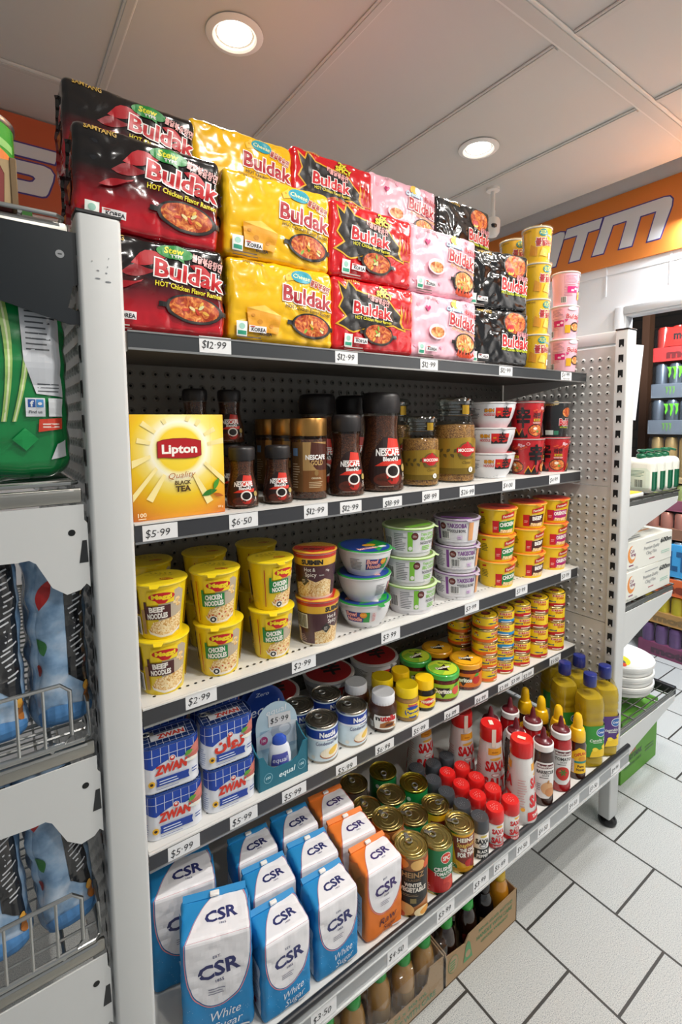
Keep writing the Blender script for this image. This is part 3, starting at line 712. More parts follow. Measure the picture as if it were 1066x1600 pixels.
@product('ramen_cup', 'noodle cup')
def pink_cup(o):
    def art(p):
        p.t('Buldak', .018, .072, .015, '#b81a2c', out='#f9eef0', w=.052, bold=.03, rot=-.05); p.lines(-.06, .03, -.02, .07, 8, '#c78a9a', 4)
        p.r(-.058, .072, -.014, .100, '#f1b0c2'); p.lines(-.056, .075, -.016, .098, 6, '#9a6a78', 6); p.r(-.050, .040, -.016, .060, '#d31c74'); p.r(-.038, .044, -.028, .050, '#f6d2e0'); p.e(-.022, .052, .005, .004, '#f6d2e0', 10)
        p.e(.024, .038, .019, .016, '#241c1a', 20); p.e(.024, .037, .016, .012, MACN, 20); p.p([(-.012, .018), (.006, .018), (.006, .044), (-.012, .044)], '#d8a51c')
        p.e(.012, .098, .016, .007, '#d7e6f3', 12); p.bars(-.07, .008, -.052, .028, 12)
        for q in ((-.008, .06), (.042, .058), (.046, .02)): p.p(heart(q[0], q[1], .005), '#d0427c')
    cup(o, .0375, .0445, .110, '#f2bac8', '#f4d3da', art)
@product('noodle_cup', 'noodle cup')
def shin_cup(o):
    def art(p):
        for d in (0., .115):
            p.e(d+.052, .026, .030, .021, '#251a16', 24); p.e(d+.052, .026, .027, .018, RAMEN, 24); p.e(d+.048, .032, .008, .005, '#efe6d2', 8); p.e(d+.058, .022, .006, .004, '#5d8f2a', 8)
            p.p([(d-.03, .004), (d-.018, .026), (d-.008, .008), (d+.004, .030), (d+.012, .006), (d+.02, .016), (d+.022, .002), (d-.03, .002)], '#151212'); p.p([(d-.030, .010), (d-.018, .032), (d-.008, .014), (d+.004, .036), (d+.003, .030), (d-.008, .008), (d-.018, .026), (d-.03, .004)], '#e0901c')
            p.t('辛', d+.006, .066, .048, '#141213', w=.042, bold=.045); p.t('라면', d+.052, .074, .013, '#1a1414', w=.026, bold=.03)
            p.r(d+.040, .056, d+.066, .064, '#f0c21e'); p.t('SHIN', d+.053, .060, .0056, '#1a1414', w=.020, bold=.03); p.t('NOODLE SOUP', d+.053, .051, .0045, '#f3efe6', w=.030, bold=.02)
            p.t('Big', d+.075, .098, .012, '#f2d3da', w=.020, shear=.2, bold=.03); p.e(d-.020, .104, .005, .005, '#f3d7d3', 12); p.e(d-.020, .104, .0038, .0038, '#c3141f', 12)
            for i in range(8): p.e(d+.040+.007*i, .090+.004*math.sin(i*2.1), .0045, .003, '#d9502a', 7)
        p.r(-.075, .004, -.052, .05, '#e8e0d8'); p.lines(-.073, .008, -.054, .048, 9, '#5a5050', 8)
    cup(o, .045, .0555, .122, '#c3141f', '#b31a22', art, rim='#c9bdb8', film=True)
@product('noodle_cup', 'noodle cup')
def black_cup(o):
    def art(p):
        p.r(-.062, .006, -.026, .112, '#cfc6d3'); p.lines(-.060, .010, -.028, .108, 16, '#8a8092', 4); p.t('SAMYANG', -.004, .112, .006, '#c9a24a', w=.034)
        p.t('Buldak', .062, .052, .022, '#c3151f', out='#f4f0ee', w=.06, bold=.04); p.e(.060, .086, .020, .016, RAMEN, 18); p.r(-.016, .008, .012, .024, '#cfe3d8'); p.r(.014, .008, .030, .022, '#2f7a5a'); p.t('HOT Chicken Flavor Ramen', .062, .034, .005, '#d8e22c', w=.056)
        p.e(.018, .118, .009, .007, '#c8b487', 12)
    cup(o, .045, .0555, .122, '#1a1a1c', '#3a3836', art, rim='#a5a29c', film=True)
@product('noodle_bowl', 'noodle bowl')
def shin_bowl(o):
    pf = [(.046, 0), (.052, .0005), (.0525, .004), (.060, .016), (.068, .034), (.0745, .056), (.077, .074)]
    def art(p):
        for d in (0., .2):
            p.r(d+.0, .030, d+.062, .062, '#d2201c'); p.p([(d, .030), (d, .040), (d+.008, .034), (d+.016, .041), (d+.024, .034), (d+.034, .040), (d+.044, .034), (d+.062, .038), (d+.062, .030)], '#161213')
            p.t('辛', d+.036, .048, .024, '#141213', w=.022, bold=.045); p.t('라면', d+.053, .045, .007, '#1a1414', w=.013, bold=.03); p.r(d+.006, .046, d+.016, .051, '#e08a1c')
            p.t('SHIN', d-.020, .054, .0095, '#e2a01c', out='#7a1414', w=.028, bold=.04); p.t('NOODLE', d-.020, .041, .008, '#c3201c', w=.034, bold=.03)
        p.lines(-.10, .030, -.045, .064, 9, '#3c3c40', 3); p.r(.074, .034, .076, .058, '#3c3c40')
    cup(o, .052, .077, .080, mat('#e6e7ea', .3, coat=.3), '#c9c6c4', art, lidart=lambda p: (p.e(0, 0, .070, .070, '#a3171d', 30), p.t('辛', .01, .01, .06, '#141213', w=.055, bold=.04)), rim='#dfe0e2', prof=pf, tab=.5)
def big3(pr, s, cx, cy, h, w_, c, rot=.06): pr.t(s, cx, cy, h, c, w=w_, rot=rot, bold=.05)
def maggi(kind):
    def f(o):
        bg, s1 = {'beef': ('#4c1c1c', 'BEEF'), 'chicken': ('#12813a', 'CHICKEN')}[kind]
        def art(p):
            p.p([(.012, .012), (.060, .010), (.064, .092), (.052, .100), (.014, .088)], '#b8a994'); p.p([(-.008, .018), (.004, .010), (.030, .006), (.052, .010), (.060, .022), (.060, .05), (.046, .044), (.024, .040), (.002, .036)], NOODLE)
            p.p([(-.010, .022), (-.006, .012), (.016, .004), (.040, .005), (.058, .014), (.060, .020), (.040, .010), (.016, .009), (-.004, .016)], '#e9e2d6')
            for q in ((.046, .072), (.052, .066), (.050, .078)): p.e(q[0], q[1], .006, .004, NOODLE, 9)
            if kind == 'chicken':
                for i in range(8): p.e(.0+.007*i, .022+.007*math.sin(i*3), .0022, .0016, '#c3381c', 7)
            p.r(-.014, .042, -.009, .078, bg); p.r(-.012, .042, .036 if kind == 'beef' else .032, .070, bg, .03)
            p.t(s1, .010, .0625, .010, '#f4f0e8', w=.032 if kind == 'chicken' else .027, rot=.05, bold=.05, ); p.t('NOODLES', .011, .0495, .010, '#f4f0e8', w=.037, rot=.05, bold=.05)
            p.p([(-.006, .072), (.042, .075), (.042, .102), (-.006, .099)], '#f0d21a')
            p.p([(.020+.023*math.cos(a), .088+.0085*math.sin(a)-(.005 if 4.2 < a < 5.2 else 0)) for a in [2*math.pi*i/24 for i in range(24)]], '#c4161c'); p.t('Maggi', .020, .0885, .0085, '#f4d81e', w=.034, bold=.05, rot=.02)
            if kind == 'beef':
                p.r(-.058, .050, -.026, .100, '#3f1a1a'); p.bars(-.056, .008, -.026, .046, 12, 4); p.e(-.045, .088, .006, .005, '#e2c060', 10); p.e(-.045, .074, .006, .005, '#e2c060', 10); p.r(-.020, .012, -.012, .062, '#a98452')
                p.lines(-.054, .052, -.03, .066, 3, '#e8d8c0', 4)
            else:
                p.r(-.024, .010, -.022, .096, '#b03a1c'); p.lines(-.058, .02, -.032, .05, 5, '#e0c84a', 4); p.e(.008, .014, .0085, .008, '#e9e7e2', 16); p.e(.008, .014, .0065, .006, '#2a2a2a', 16); p.e(.008, .014, .003, .003, '#e9e7e2', 10)
            p.p([(-.10, .02), (-.066, .02), (-.066, .085), (-.098, .08)], '#b8a994'); p.p([(-.098, .02), (-.068, .018), (-.068, .052), (-.09, .06)], NOODLE)
            p.r(.092, .01, .14, .1, '#f0d21a'); p.lines(.094, .02, .135, .09, 12, '#6a5a20', 9)
        def lidart(p):
            p.e(.018, -.012, .014, .0065, '#b8341c', 16); p.t('Maggi', .018, -.012, .005, '#f4d81e', w=.02, bold=.03)
            for i in range(5): p.r(-.034+.012*i, .008, -.026+.012*i, .0095, '#4a4210', .3); p.r(-.03+.01*i, .02, -.024+.01*i, .0225, '#4a4210', -.4)
        cup(o, .0395, .0515, .113, '#efd01a', '#e9cd1c', art, lidart, rim='#e6cf3a', tab=.2)
    return f
product_k('maggi_beef', maggi('beef'), 'noodle_cup', 'noodle cup'); product_k('maggi_chicken', maggi('chicken'), 'noodle_cup', 'noodle cup')
@product('noodle_cup', 'noodle cup')
def suimin(o):
    def art(p):
        W = .155
        p.r(-W, .006, W, .094, '#4a1c26'); p.r(-W, .082, W, .1, '#e8b62a'); p.r(-W, .100, W, .108, '#c92a1e')
        p.p([(-.05, .006), (.05, .006), (.05, .042), (.03, .05), (.008, .042), (-.012, .05), (-.034, .040), (-.05, .036)], NOODLE)
        p.t('SUIMIN', 0, .091, .0105, '#141210', w=.048, bold=.06); p.t('Hot &', -.006, .073, .009, '#f3efe6', w=.026, bold=.01); p.t('Spicy', -.004, .061, .010, '#f3efe6', w=.027, bold=.01); p.t('FLAVOUR', .022, .059, .003, '#f3efe6', w=.012)
        p.r(-.030, .036, -.012, .054, '#26221f', .785); p.lines(-.027, .040, -.016, .050, 3, '#e0d8cc', 3); p.t('70g', .036, .07, .005, '#f3efe6', w=.01)
        p.p([(-.14, .006), (-.09, .006), (-.09, .04), (-.115, .05), (-.14, .04)], NOODLE); p.bars(-.098, .044, -.066, .080, 16, 3); p.lines(-.095, .012, -.07, .03, 4, '#c9a8a0', 6)
    cup(o, .042, .0525, .115, '#efe9e0', '#d9a82c', art, lambda p: (p.p([(-.05, -.02), (.0, -.05), (.05, -.02), (.05, .01), (-.05, .01)], '#c92a1e'), p.t('SUIMIN', 0, -.02, .012, '#141210', w=.05, bold=.05)), rim='#d84a34', film=True)
BOWL = [(.040, 0), (.0465, .0005), (.047, .004), (.056, .016), (.064, .034), (.069, .052), (.0705, .066)]
@product('noodle_bowl', 'noodle bowl')
def blue_bowl(o):
    def art(p):
        for d in (0., .19):
            p.p([(d-.036, .020), (d+.032, .020), (d+.034, .050), (d-.036, .050)], '#1c3a86'); p.p([(d+.014, .020), (d+.034, .020), (d+.034, .050), (d+.020, .050)], '#1f9a3e')
            p.t('Bowl', d-.018, .043, .0115, '#f3b9b0', out='#b81a24', ow=.06, w=.030, shear=.15, bold=.03); p.t('Noodle', d-.010, .030, .0115, '#f3b9b0', out='#b81a24', ow=.06, w=.042, shear=.15, bold=.03)
            p.e(d+.016, .042, .010, .008, '#e8861c', 12); p.p(flame(d+.016, .046, .016, .012, 3, 4), '#f0b22c')
            p.r(d+.040, .022, d+.052, .050, '#e9dcdc'); p.lines(d+.041, .024, d+.051, .049, 6, '#c33a3a', 3); p.lines(d-.080, .020, d-.046, .052, 8, '#55565a', 5)
    def lid(p):
        p.e(0, 0, .066, .066, '#1b3f93', 30); p.p([(.002, -.064), (.064, -.01), (.055, .035), (.01, .012)], '#1f9a3e'); p.t('Bowl Noodle', -.012, -.030, .014, '#f3c9c0', out='#b81a24', w=.06, bold=.03, rot=.1); p.e(.008, -.006, .020, .012, '#f0b22c', 14); p.r(.024, -.036, .046, -.022, '#d8dbd8', .2)
    cup(o, .047, .0705, .069, mat('#e4e4e6', .3, coat=.3), '#2f8f43', art, lid, rim='#d7d8da', prof=BOWL, film=False, tab=.9)
def microbowl(kind):
    def f(o):
        pf = [(.056, 0), (.0605, .0008), (.0615, .012), (.064, .0125), (.0715, .078)] if kind == 'thai' else [(.053, 0), (.0575, .0008), (.0585, .012), (.061, .0125), (.068, .078)]
        rb, rt_ = (.0605, .073) if kind == 'thai' else (.0575, .069)
        c = '#7bbf3a' if kind == 'thai' else '#7a3f8c'
        def art(p):
            p.lines(-.086, .02, -.045, .07, 10, '#6a6b70', 3); p.r(-.045, .018, -.030 if kind == 'thai' else -.036, .072, c)
            p.e(-.024, .060, .0105, .0105, '#3a1c1c', 18); p.e(-.024, .060, .009, .0085, '#6a2a26', 16); p.lines(-.030, .057, -.018, .064, 3, '#d8c8c0', 2)
            if kind == 'thai':
                p.t('THAI STYLE', .020, .064, .0075, '#7bbf3a', w=.052, bold=.02); p.t('BBQ CHICKEN', .022, .053, .009, '#7bbf3a', w=.056, bold=.02); p.t('NOODLE BOWL', .021, .040, .0075, '#4a4a50', w=.054, bold=.02)
                p.lines(.0, .020, .035, .034, 3, '#7bbf3a', 5, .5); p.e(-.037, .026, .006, .006, '#e4e8dc', 12)
            else:
                p.t('YAKISOBA', .020, .063, .0125, '#7a3f8c', w=.060, bold=.03); p.t('NOODLE BOWL', .020, .047, .0088, '#4a4a50', w=.058, bold=.025); p.bars(-.030, .022, -.002, .046, 16, 5)
                p.r(.022, .022, .038, .033, '#dcc6e0'); p.lines(.023, .023, .037, .032, 2, '#7a3f8c', 4)
            p.r(.058, .018, .075, .072, '#e0a06a' if kind == 'yaki' else '#b86a3a'); p.bars(-.12, .022, -.092, .056, 14, 6); p.r(-.165, .016, -.125, .074, NOODLE)
        cup(o, rb, rt_, .082, mat('#dedde0', .34, coat=.3), '#c4d9a8' if kind == 'thai' else '#b2a6b8', art, lambda p: (p.e(0, 0, rt_*.93, rt_*.93, '#4a4240' if kind == 'yaki' else '#6c7a4a', 30), p.p([(-.03, -.055), (.05, -.04), (.055, -.02), (-.04, -.035)], c)), rim='#9ccb5a' if kind == 'thai' else '#8c6a98', prof=pf, tab=.8, film=False)
    return f
product_k('thai_bowl', microbowl('thai'), 'noodle_bowl', 'noodle bowl'); product_k('yaki_bowl', microbowl('yaki'), 'noodle_bowl', 'noodle bowl')
def fantastic(kind):
    def f(o):
        c, s1 = {'chicken': ('#12813a', 'CHICKEN'), 'beef': ('#4a2018', 'BEEF'), 'oriental': ('#b01c6c', 'ORIENTAL')}[kind]
        def art(p):
            p.r(-.006, .008, .016, .047, '#c8161e'); p.lines(-.002, .02, .012, .03, 2, '#f0c9c0', 3)
            p.p([(.014, .012), (.070, .012), (.070, .050), (.014, .044)], c); p.p([(.018, .008), (.066, .008), (.066, .022), (.04, .018), (.02, .020)], NOODLE)
            p.t(s1, .042, .036, .012, '#f4f0e8', w=.05 if kind != 'beef' else .034, rot=.10, bold=.05); p.t('FLAVOUR', .030, .047, .003, '#f4f0e8', w=.016, rot=.1)
            p.p([(.022, .052), (.066, .060), (.066, .078), (.022, .066)], '#c8161e'); p.t('Fantastic', .044, .064, .0075, '#f4e6d0', w=.036, rot=.20, bold=.03, shear=.15)
            p.p([(-.048, .066), (-.034, .068), (-.034, .073), (-.048, .071)], '#c8161e'); p.lines(-.052, .034, -.020, .060, 5, '#57501c', 4, .4); p.r(-.090, .02, -.062, .052, '#e4e0d4'); p.bars(-.088, .022, -.064, .046, 10, 4, bg='#e4e0d4')
        cup(o, .052, .0615, .085, '#efc60f', '#e9842c' if kind != 'oriental' else '#e4682c', art, lambda p: (p.e(0, 0, .056, .056, '#b3342a', 26), p.e(.01, 0, .03, .022, '#7a1c22', 18)), rim='#f0d25a', tab=.7)
    return f
for kq in ('chicken', 'beef', 'oriental'): product_k('fan_'+kq, fantastic(kq), 'noodle_bowl', 'noodle bowl')

# --- coffee, tea ----------------------------------------------------------------
CLEAR = glass('jar glass', '#f4f6f2')
def blend_jar(r, h):
    def f(o):
        zl = h*.80; lid = r*.80
        g = [(r*.86, 0), (r*.99, .004), (r, h*.05), (r*1.0, h*.16), (r*.96, h*.28), (r*.86, h*.42), (r*.765, h*.54), (r*.73, h*.62), (r*.745, h*.70), (r*.77, h*.76), (r*.76, zl)]
        MB().lathe(g, glass('coffee jar glass', '#efe6dc', 1.5), 40).build('glass_jar', o)
        MB().lathe([(max(0.001, a-.0022), z+.003 if i == 0 else z) for i, (a, z) in enumerate(g[:-1])]+[(r*.74, h*.765), (0, h*.768)], GRAN, 36).build('coffee', o)
        MB().lathe([(lid*.97, zl-.002), (lid*1.0, zl+.002), (lid*1.03, h*.86), (lid*1.02, h*.955), (lid*.97, h*.985), (lid*.86, h), (0, h)], mat('#232021', .42), 40).build('lid', o)
        L = MB(); p = Print(L, rings(g, 0, h, r), r*.14, r*.14, .0006)
        k = r/.0454; W = .046*k; z0 = h*.07
        p.p([(-W*.78, z0+.004*k), (-W*.3, z0-.002*k), (W*.3, z0-.002*k), (W*.78, z0+.004*k), (W*.98, h*.22), (W*.86, h*.36), (W*.60, h*.50), (W*.2, h*.56), (-W*.25, h*.55), (-W*.62, h*.46), (-W*.90, h*.34), (-W*.98, h*.2)], '#26120f')
        p.e(0, h*.13, W*.7, h*.07, '#5a2414', 20)
        p.p([(.0*k, h*.545), (.030*k, h*.53), (.030*k, h*.38), (-.010*k, h*.36), (-.003*k, h*.46)], '#d2301e'); p.p([(-.030*k, h*.265), (.030*k, h*.27), (.034*k, h*.325), (-.012*k, h*.315)], '#d2301e')
        p.t('NESCAFE', 0, h*.40, .0120*k, '#f3f1ee', w=.056*k, bold=.035); p.r(-.022*k, h*.40+.0072*k, .028*k, h*.40+.0084*k, '#f3f1ee')
        p.t('Blend43', .004*k, h*.335, .0078*k, '#f3f1ee', w=.034*k, bold=.03)
        p.p([(-.008*k, h*.20), (-.006*k, h*.12), (.002*k, h*.085), (.014*k, h*.085), (.020*k, h*.12), (.022*k, h*.20)], '#b3281c'); p.e(.007*k, h*.215, .0155*k, .0135*k, '#efe8e0', 22); p.e(.007*k, h*.215, .0115*k, .010*k, '#1a0d08', 20)
        for i in range(6): p.e(-.022*k+.005*k*i, h*.14-.002*k*(i % 2), .0034*k, .0022*k, '#4a2415', 8, i)
        p.e(.034*k, h*.24, .006*k, .0075*k, '#b39a5a', 12); p.t('5', .033*k, h*.17, .007*k, '#efe8e0', bold=.02); p.lines(-.022*k, h*.062, .02*k, h*.068, 1, '#cbb8a8', 3, .6); p.lines(.027*k, h*.12, .040*k, h*.15, 3, '#cbb8a8', 3)
        L.build('printed_label', o)
    return f
product_k('blend_small', blend_jar(.0351, .131), 'coffee_jar', 'coffee jar'); product_k('blend_med', blend_jar(.0454, .200), 'coffee_jar', 'coffee jar'); product_k('blend_large', blend_jar(.0610, .257), 'coffee_jar', 'coffee jar')
@product('coffee_jar', 'coffee jar')
def gold_jar(o):
    r, h = .0440, .191
    g = [(r*.94, 0), (r, .004), (r, .140), (r*.97, .146), (r*.95, .150)]
    MB().lathe(g, glass('coffee jar glass'), 40).build('glass_jar', o)
    MB().lathe([(r-.003, .004), (r-.002, .006), (r-.002, .138), (r-.003, .142), (0, .143)], GRAN, 36).build('coffee', o)
    MB().lathe([(r*.99, .150), (r*1.0, .1515), (r*1.0, .188), (r*.97, .191), (r*.9, .1895), (0, .1895)], mat('#b88a4c', .3, .9), 44).build('lid', o)
    L = MB(); p = Print(L, cone(r, r, 0, 1), .006, None, .0005)
    p.r(-.052, .020, .044, .136, mat('#c19a62', .32, .5)); p.p([(.0, .136), (.044, .130), (.044, .064), (.012, .072), (-.004, .09)], '#4a2114'); p.r(-.052, .020, -.020, .136, mat('#7d5c38', .35, .5)); p.r(-.020, .020, .044, .07, mat('#86562c', .35, .4))
    p.t('NESCAFE', .012, .101, .0105, '#f3f1ee', w=.050, bold=.035); p.t('GOLD', .014, .088, .011, '#c9a468', w=.030, bold=.02); p.e(.012, .064, .005, .0068, '#8a6a3a', 14); p.t('ORIGINAL', .012, .052, .004, '#d8c8a8', w=.024, bold=.02); p.lines(-.006, .03, .034, .046, 4, '#c8b08a', 3); p.lines(-.048, .03, -.026, .09, 10, '#c0a888', 4); p.r(-.046, .104, -.032, .122, '#6a86a8')
    L.build('printed_label', o)
def stopper_jar(r, h):
    def f(o):
        zb = h*.72
        g = [(r*.9, 0), (r*.985, .004), (r, .012), (r, zb*.86), (r*.96, zb*.93), (r*.86, zb*.99), (r*.82, zb), (r*.82, h*.775)]
        MB().lathe(g, CLEAR, 40).build('glass_jar', o)
        MB().lathe([(r-.004, .005), (r-.003, .012), (r-.003, zb*.86), (r*.93, zb*.93), (0, zb*.95)], GRANL, 36).build('coffee', o)
        MB().lathe([(r*.80, h*.775), (r*.86, h*.785), (r*.86, h*.80), (r*.76, h*.81), (r*.76, h*.835), (r*.88, h*.845), (r*.90, h*.86), (r*.80, h*.87), (r*.80, h*.90), (r*.90, h*.91), (r*.92, h*.945), (r*.84, h*.985), (r*.60, h), (0, h*.995)], glass('stopper glass', '#dfe4df', 2.3, .05), 40).build('glass_stopper', o)
        mb = MB(); p = Print(mb, cone(r*.90, r*.90, 0, 1), .005, None, .001); k = r/.065
        p.r(.006*k, h*.795, .030*k, h*.90, mat('#b8922e', .3, .7)); mb.build('seal_strip', o)
        L = MB(); p = Print(L, cone(r, r, 0, 1), .006, None, .0005)
        gold = mat('#b39238', .34, .55)
        tr = [(-.115*k, zb*.10), (.075*k, zb*.10)]; 
        p.r(-.115*k, zb*.16, .075*k, zb*.70, gold); p.r(-.115*k, zb*.14, .075*k, zb*.24, mat('#7d6522', .4, .4)); p.p([(-.115*k, zb*.70), (.075*k, zb*.70), (.03*k, zb*.735), (-.03*k, zb*.72)], gold)
        for i in range(7): p.p(leafp(-.075*k+.011*k*i, zb*.47+.004*k*(i % 2), .016*k, .006*k, .8 if i % 2 else -.8), '#5a4a20')
        p.e(.020*k, zb*.53, .028*k, .024*k, '#6a5524', 22); p.e(.020*k, zb*.53, .022*k, .020*k, '#b6141c', 22); p.r(-.012*k, zb*.53-.008*k, .056*k, zb*.53+.008*k, '#c0161e'); p.t('MOCCONA', .022*k, zb*.53, .0095*k, '#f4efe6', w=.058*k, bold=.035)
        p.e(.022*k, zb*.635, .005*k, .006*k, '#c0161e', 10); p.p([(-.006*k, zb*.42), (.046*k, zb*.42), (.040*k, zb*.39), (.0*k, zb*.39)], '#6a5524'); p.t('Classic', .020*k, zb*.335, .009*k, '#4a3a14', w=.030*k, shear=.4, bold=0)
        p.e(.034*k, zb*.215, .0085*k, .0085*k, '#efeee6', 16); p.t('5', .034*k, zb*.215, .008*k, '#26231c', bold=.02); L.build('printed_label', o)
    return f
product_k('stopper_small', stopper_jar(.053, .197), 'coffee_jar', 'coffee jar'); product_k('stopper_large', stopper_jar(.063, .253), 'coffee_jar', 'coffee jar')
@product('tea_box', 'tea box')
def tea_box(o):
    W, D, Hh = .179, .10, .199
    m = bpy.data.materials.new('yellow carton print'); m.use_nodes = True; n, l, b = nodes_of(m)
    tc = n.new('ShaderNodeTexCoord'); sb = n.new('ShaderNodeVectorMath'); sb.operation = 'DISTANCE'; sb.inputs[1].default_value = (.0, -.05, .132); l.new(tc.outputs['Object'], sb.inputs[0])
    r = ramp(n, [(0, '#f6dc48'), (.26, '#f6d430'), (.30, '#fbf3b8'), (.34, '#fdf9e0'), (.44, '#f7e37a'), (.58, '#f5cc1e'), (.76, '#f0ac18'), (1., '#d8701c')]); ml = n.new('ShaderNodeMath'); ml.operation = 'MULTIPLY'; ml.inputs[1].default_value = 6.4
    l.new(sb.outputs['Value'], ml.inputs[0]); l.new(ml.outputs[0], r.inputs[0]); l.new(r.outputs[0], b.inputs['Base Color']); b.inputs['Roughness'].default_value = .3; b.inputs['Coat Weight'].default_value = .3
    MB().box(-W/2, W/2, -D/2, D/2, 0, Hh, m, .0018, 2).build('carton', o)
    L = MB(); p = Print(L, front(-D/2), .03, .03); c = (0, .132)
    for a, q in ((.15, 1.6), (.5, 1.2), (.95, 1.), (1.3, 1.1), (2.05, .9), (2.5, 1.3), (2.9, 1.2), (3.35, 2), (3.8, 2.4), (4.15, 1.8), (5.2, 2.0), (5.75, 2.2)):
        R1, R2 = .056, .058*q*.9+.018; d = .06
        P_ = [(c[0]+R1*math.cos(a-d), c[1]+R1*math.sin(a-d)), (c[0]+R2*math.cos(a-d), c[1]+R2*math.sin(a-d)), (c[0]+R2*math.cos(a+d), c[1]+R2*math.sin(a+d)), (c[0]+R1*math.cos(a+d), c[1]+R1*math.sin(a+d))]
        P_ = [(max(-W/2+.001, min(W/2-.001, x)), max(.001, min(Hh-.002, y))) for x, y in P_]; p.p(P_, '#fae9a0')
    w_ = .041
    band = [(-w_, .126-.008), (-w_*.75, .1185), (-w_*.3, .1165), (w_*.3, .1155), (w_*.75, .1165), (w_, .120), (w_, .147), (w_*.75, .150), (w_*.3, .1525), (-w_*.3, .1525), (-w_*.75, .1505), (-w_, .147)]
    p.p(grow(band, .0012), '#8a1018'); p.p(band, '#b3161e'); p.t('Lipton', .0, .1335, .0165, '#faf6ee', w=.066, bold=.035)
    p.t('Quality', .003, .083, .0115, '#b06a14', w=.052, shear=.35, bold=-.005, rot=.06); p.t('BLACK', .004, .068, .0075, '#4a3210', w=.030, bold=.03); p.t('TEA', .004, .056, .0105, '#4a3210', w=.028, bold=.04)
    p.p(leafp(.040, .038, .034, .007, .28), '#2f7a26'); p.p(leafp(.066, .048, .026, .006, 1.15), '#4a9a30'); p.p(leafp(.062, .040, .024, .004, -.25), '#b5601a'); p.t('100', -.074, .012, .0075, '#fae8c0', w=.015, bold=.02); p.t('200 g', .078, .014, .0042, '#fae8c0', w=.011); p.lines(-.081, .004, -.067, .007, 1, '#fae8c0', 2, .5)
    p.r(.0605, .001, .0607, .198, '#d8a41a'); L.build('printed_artwork', o)
# --- tins and cans ---------------------------------------------------------------
def tin(o, r, h, metal, sleeve, art, pull=0., rim=None, n=40, key=True):
    rim = rim or metal; mb = MB()
    mb.lathe([(r*.93, .0012), (r*.985, 0), (r*1.0, .0015), (r*1.0, .004), (r*.985, .0055), (r*.985, h-.0055), (r*1.0, h-.004), (r*1.005, h-.001), (r*.985, h), (r*.955, h-.0012), (r*.94, h-.004)], metal, n); mb.build('tin_body', o)
    mb = MB(); mb.lathe([(0, h-.0042), (r*.38, h-.0040), (r*.42, h-.0033), (r*.47, h-.0041), (r*.62, h-.0041), (r*.66, h-.0032), (r*.71, h-.0043), (r*.80, h-.0042), (r*.84, h-.0034), (r*.88, h-.0045), (r*.945, h-.0042)], metal, n); lid = mb.build('lid', o)
    if key:
        mb = MB(); c, s = math.cos(pull), math.sin(pull)
        R = lambda u, v, z: (u*c-v*s, u*s+v*c, h-.0035+z)
        ring = [R(r*(.30+.22*math.cos(a)), r*.19*math.sin(a), .0026) for a in [2*math.pi*i/16 for i in range(16)]]
        mb.tube(ring, r*.045, CHROME, 6, True); mb.prism([(r*.42, -r*.14), (r*.80, -r*.11), (r*.86, 0), (r*.80, r*.11), (r*.42, r*.14)], lambda u, v, t: R(u, v, t), .0012, .0026, CHROME)
        mb.lathe([(0, h-.0005), (r*.06, h-.0008), (r*.07, h-.003)], CHROME, 10, cx=r*.66*c, cy=r*.66*s); mb.build('ring_pull', lid)
    if sleeve:
        mb = MB(); mb.lathe([(r*.988, .0058), (r*.992, .007), (r*.992, h-.007), (r*.988, h-.0058)], sleeve if not isinstance(sleeve, str) else mat(sleeve, .32, coat=.3), n)
        p = Print(mb, cone(r*.992, r*.992, 0, 1), .006, None, .0003); art(p); mb.build('paper_label', o)
@product('milk_can', 'can')
def milk_can(o):
    r, h = .0405, .093
    def art(p):
        p.r(-.127, .062, .127, .084, '#1b3f9c'); p.r(-.04, .058, .06, .0625, '#f4f6f8'); p.t('Nestlé', .018, .073, .0125, '#f3f4f6', w=.042, bold=.04); p.t('Condensed Milk', .020, .0515, .0085, '#1f2f6a', w=.066, bold=.01, rot=.02); p.t('Sweetened', .026, .0585, .004, '#1f2f6a', w=.022)
        p.e(.026, .026, .027, .013, '#f3ead0', 24); p.e(.026, .024, .029, .012, '#b3642a', 24, .08); p.e(.026, .0265, .028, .012, '#f4ead2', 24, .08); p.e(.032, .030, .015, .008, '#eec65a', 14, .4); p.e(-.020, .016, .005, .005, '#e8e4da', 12); p.r(-.120, .010, -.06, .058, '#d6dde2'); p.lines(-.118, .012, -.065, .055, 9, '#7a8a98', 3)
    tin(o, r, h, mat('#a59f94', .26, 1.), mat('#dcebf2', .32, coat=.3), art, pull=2.4)
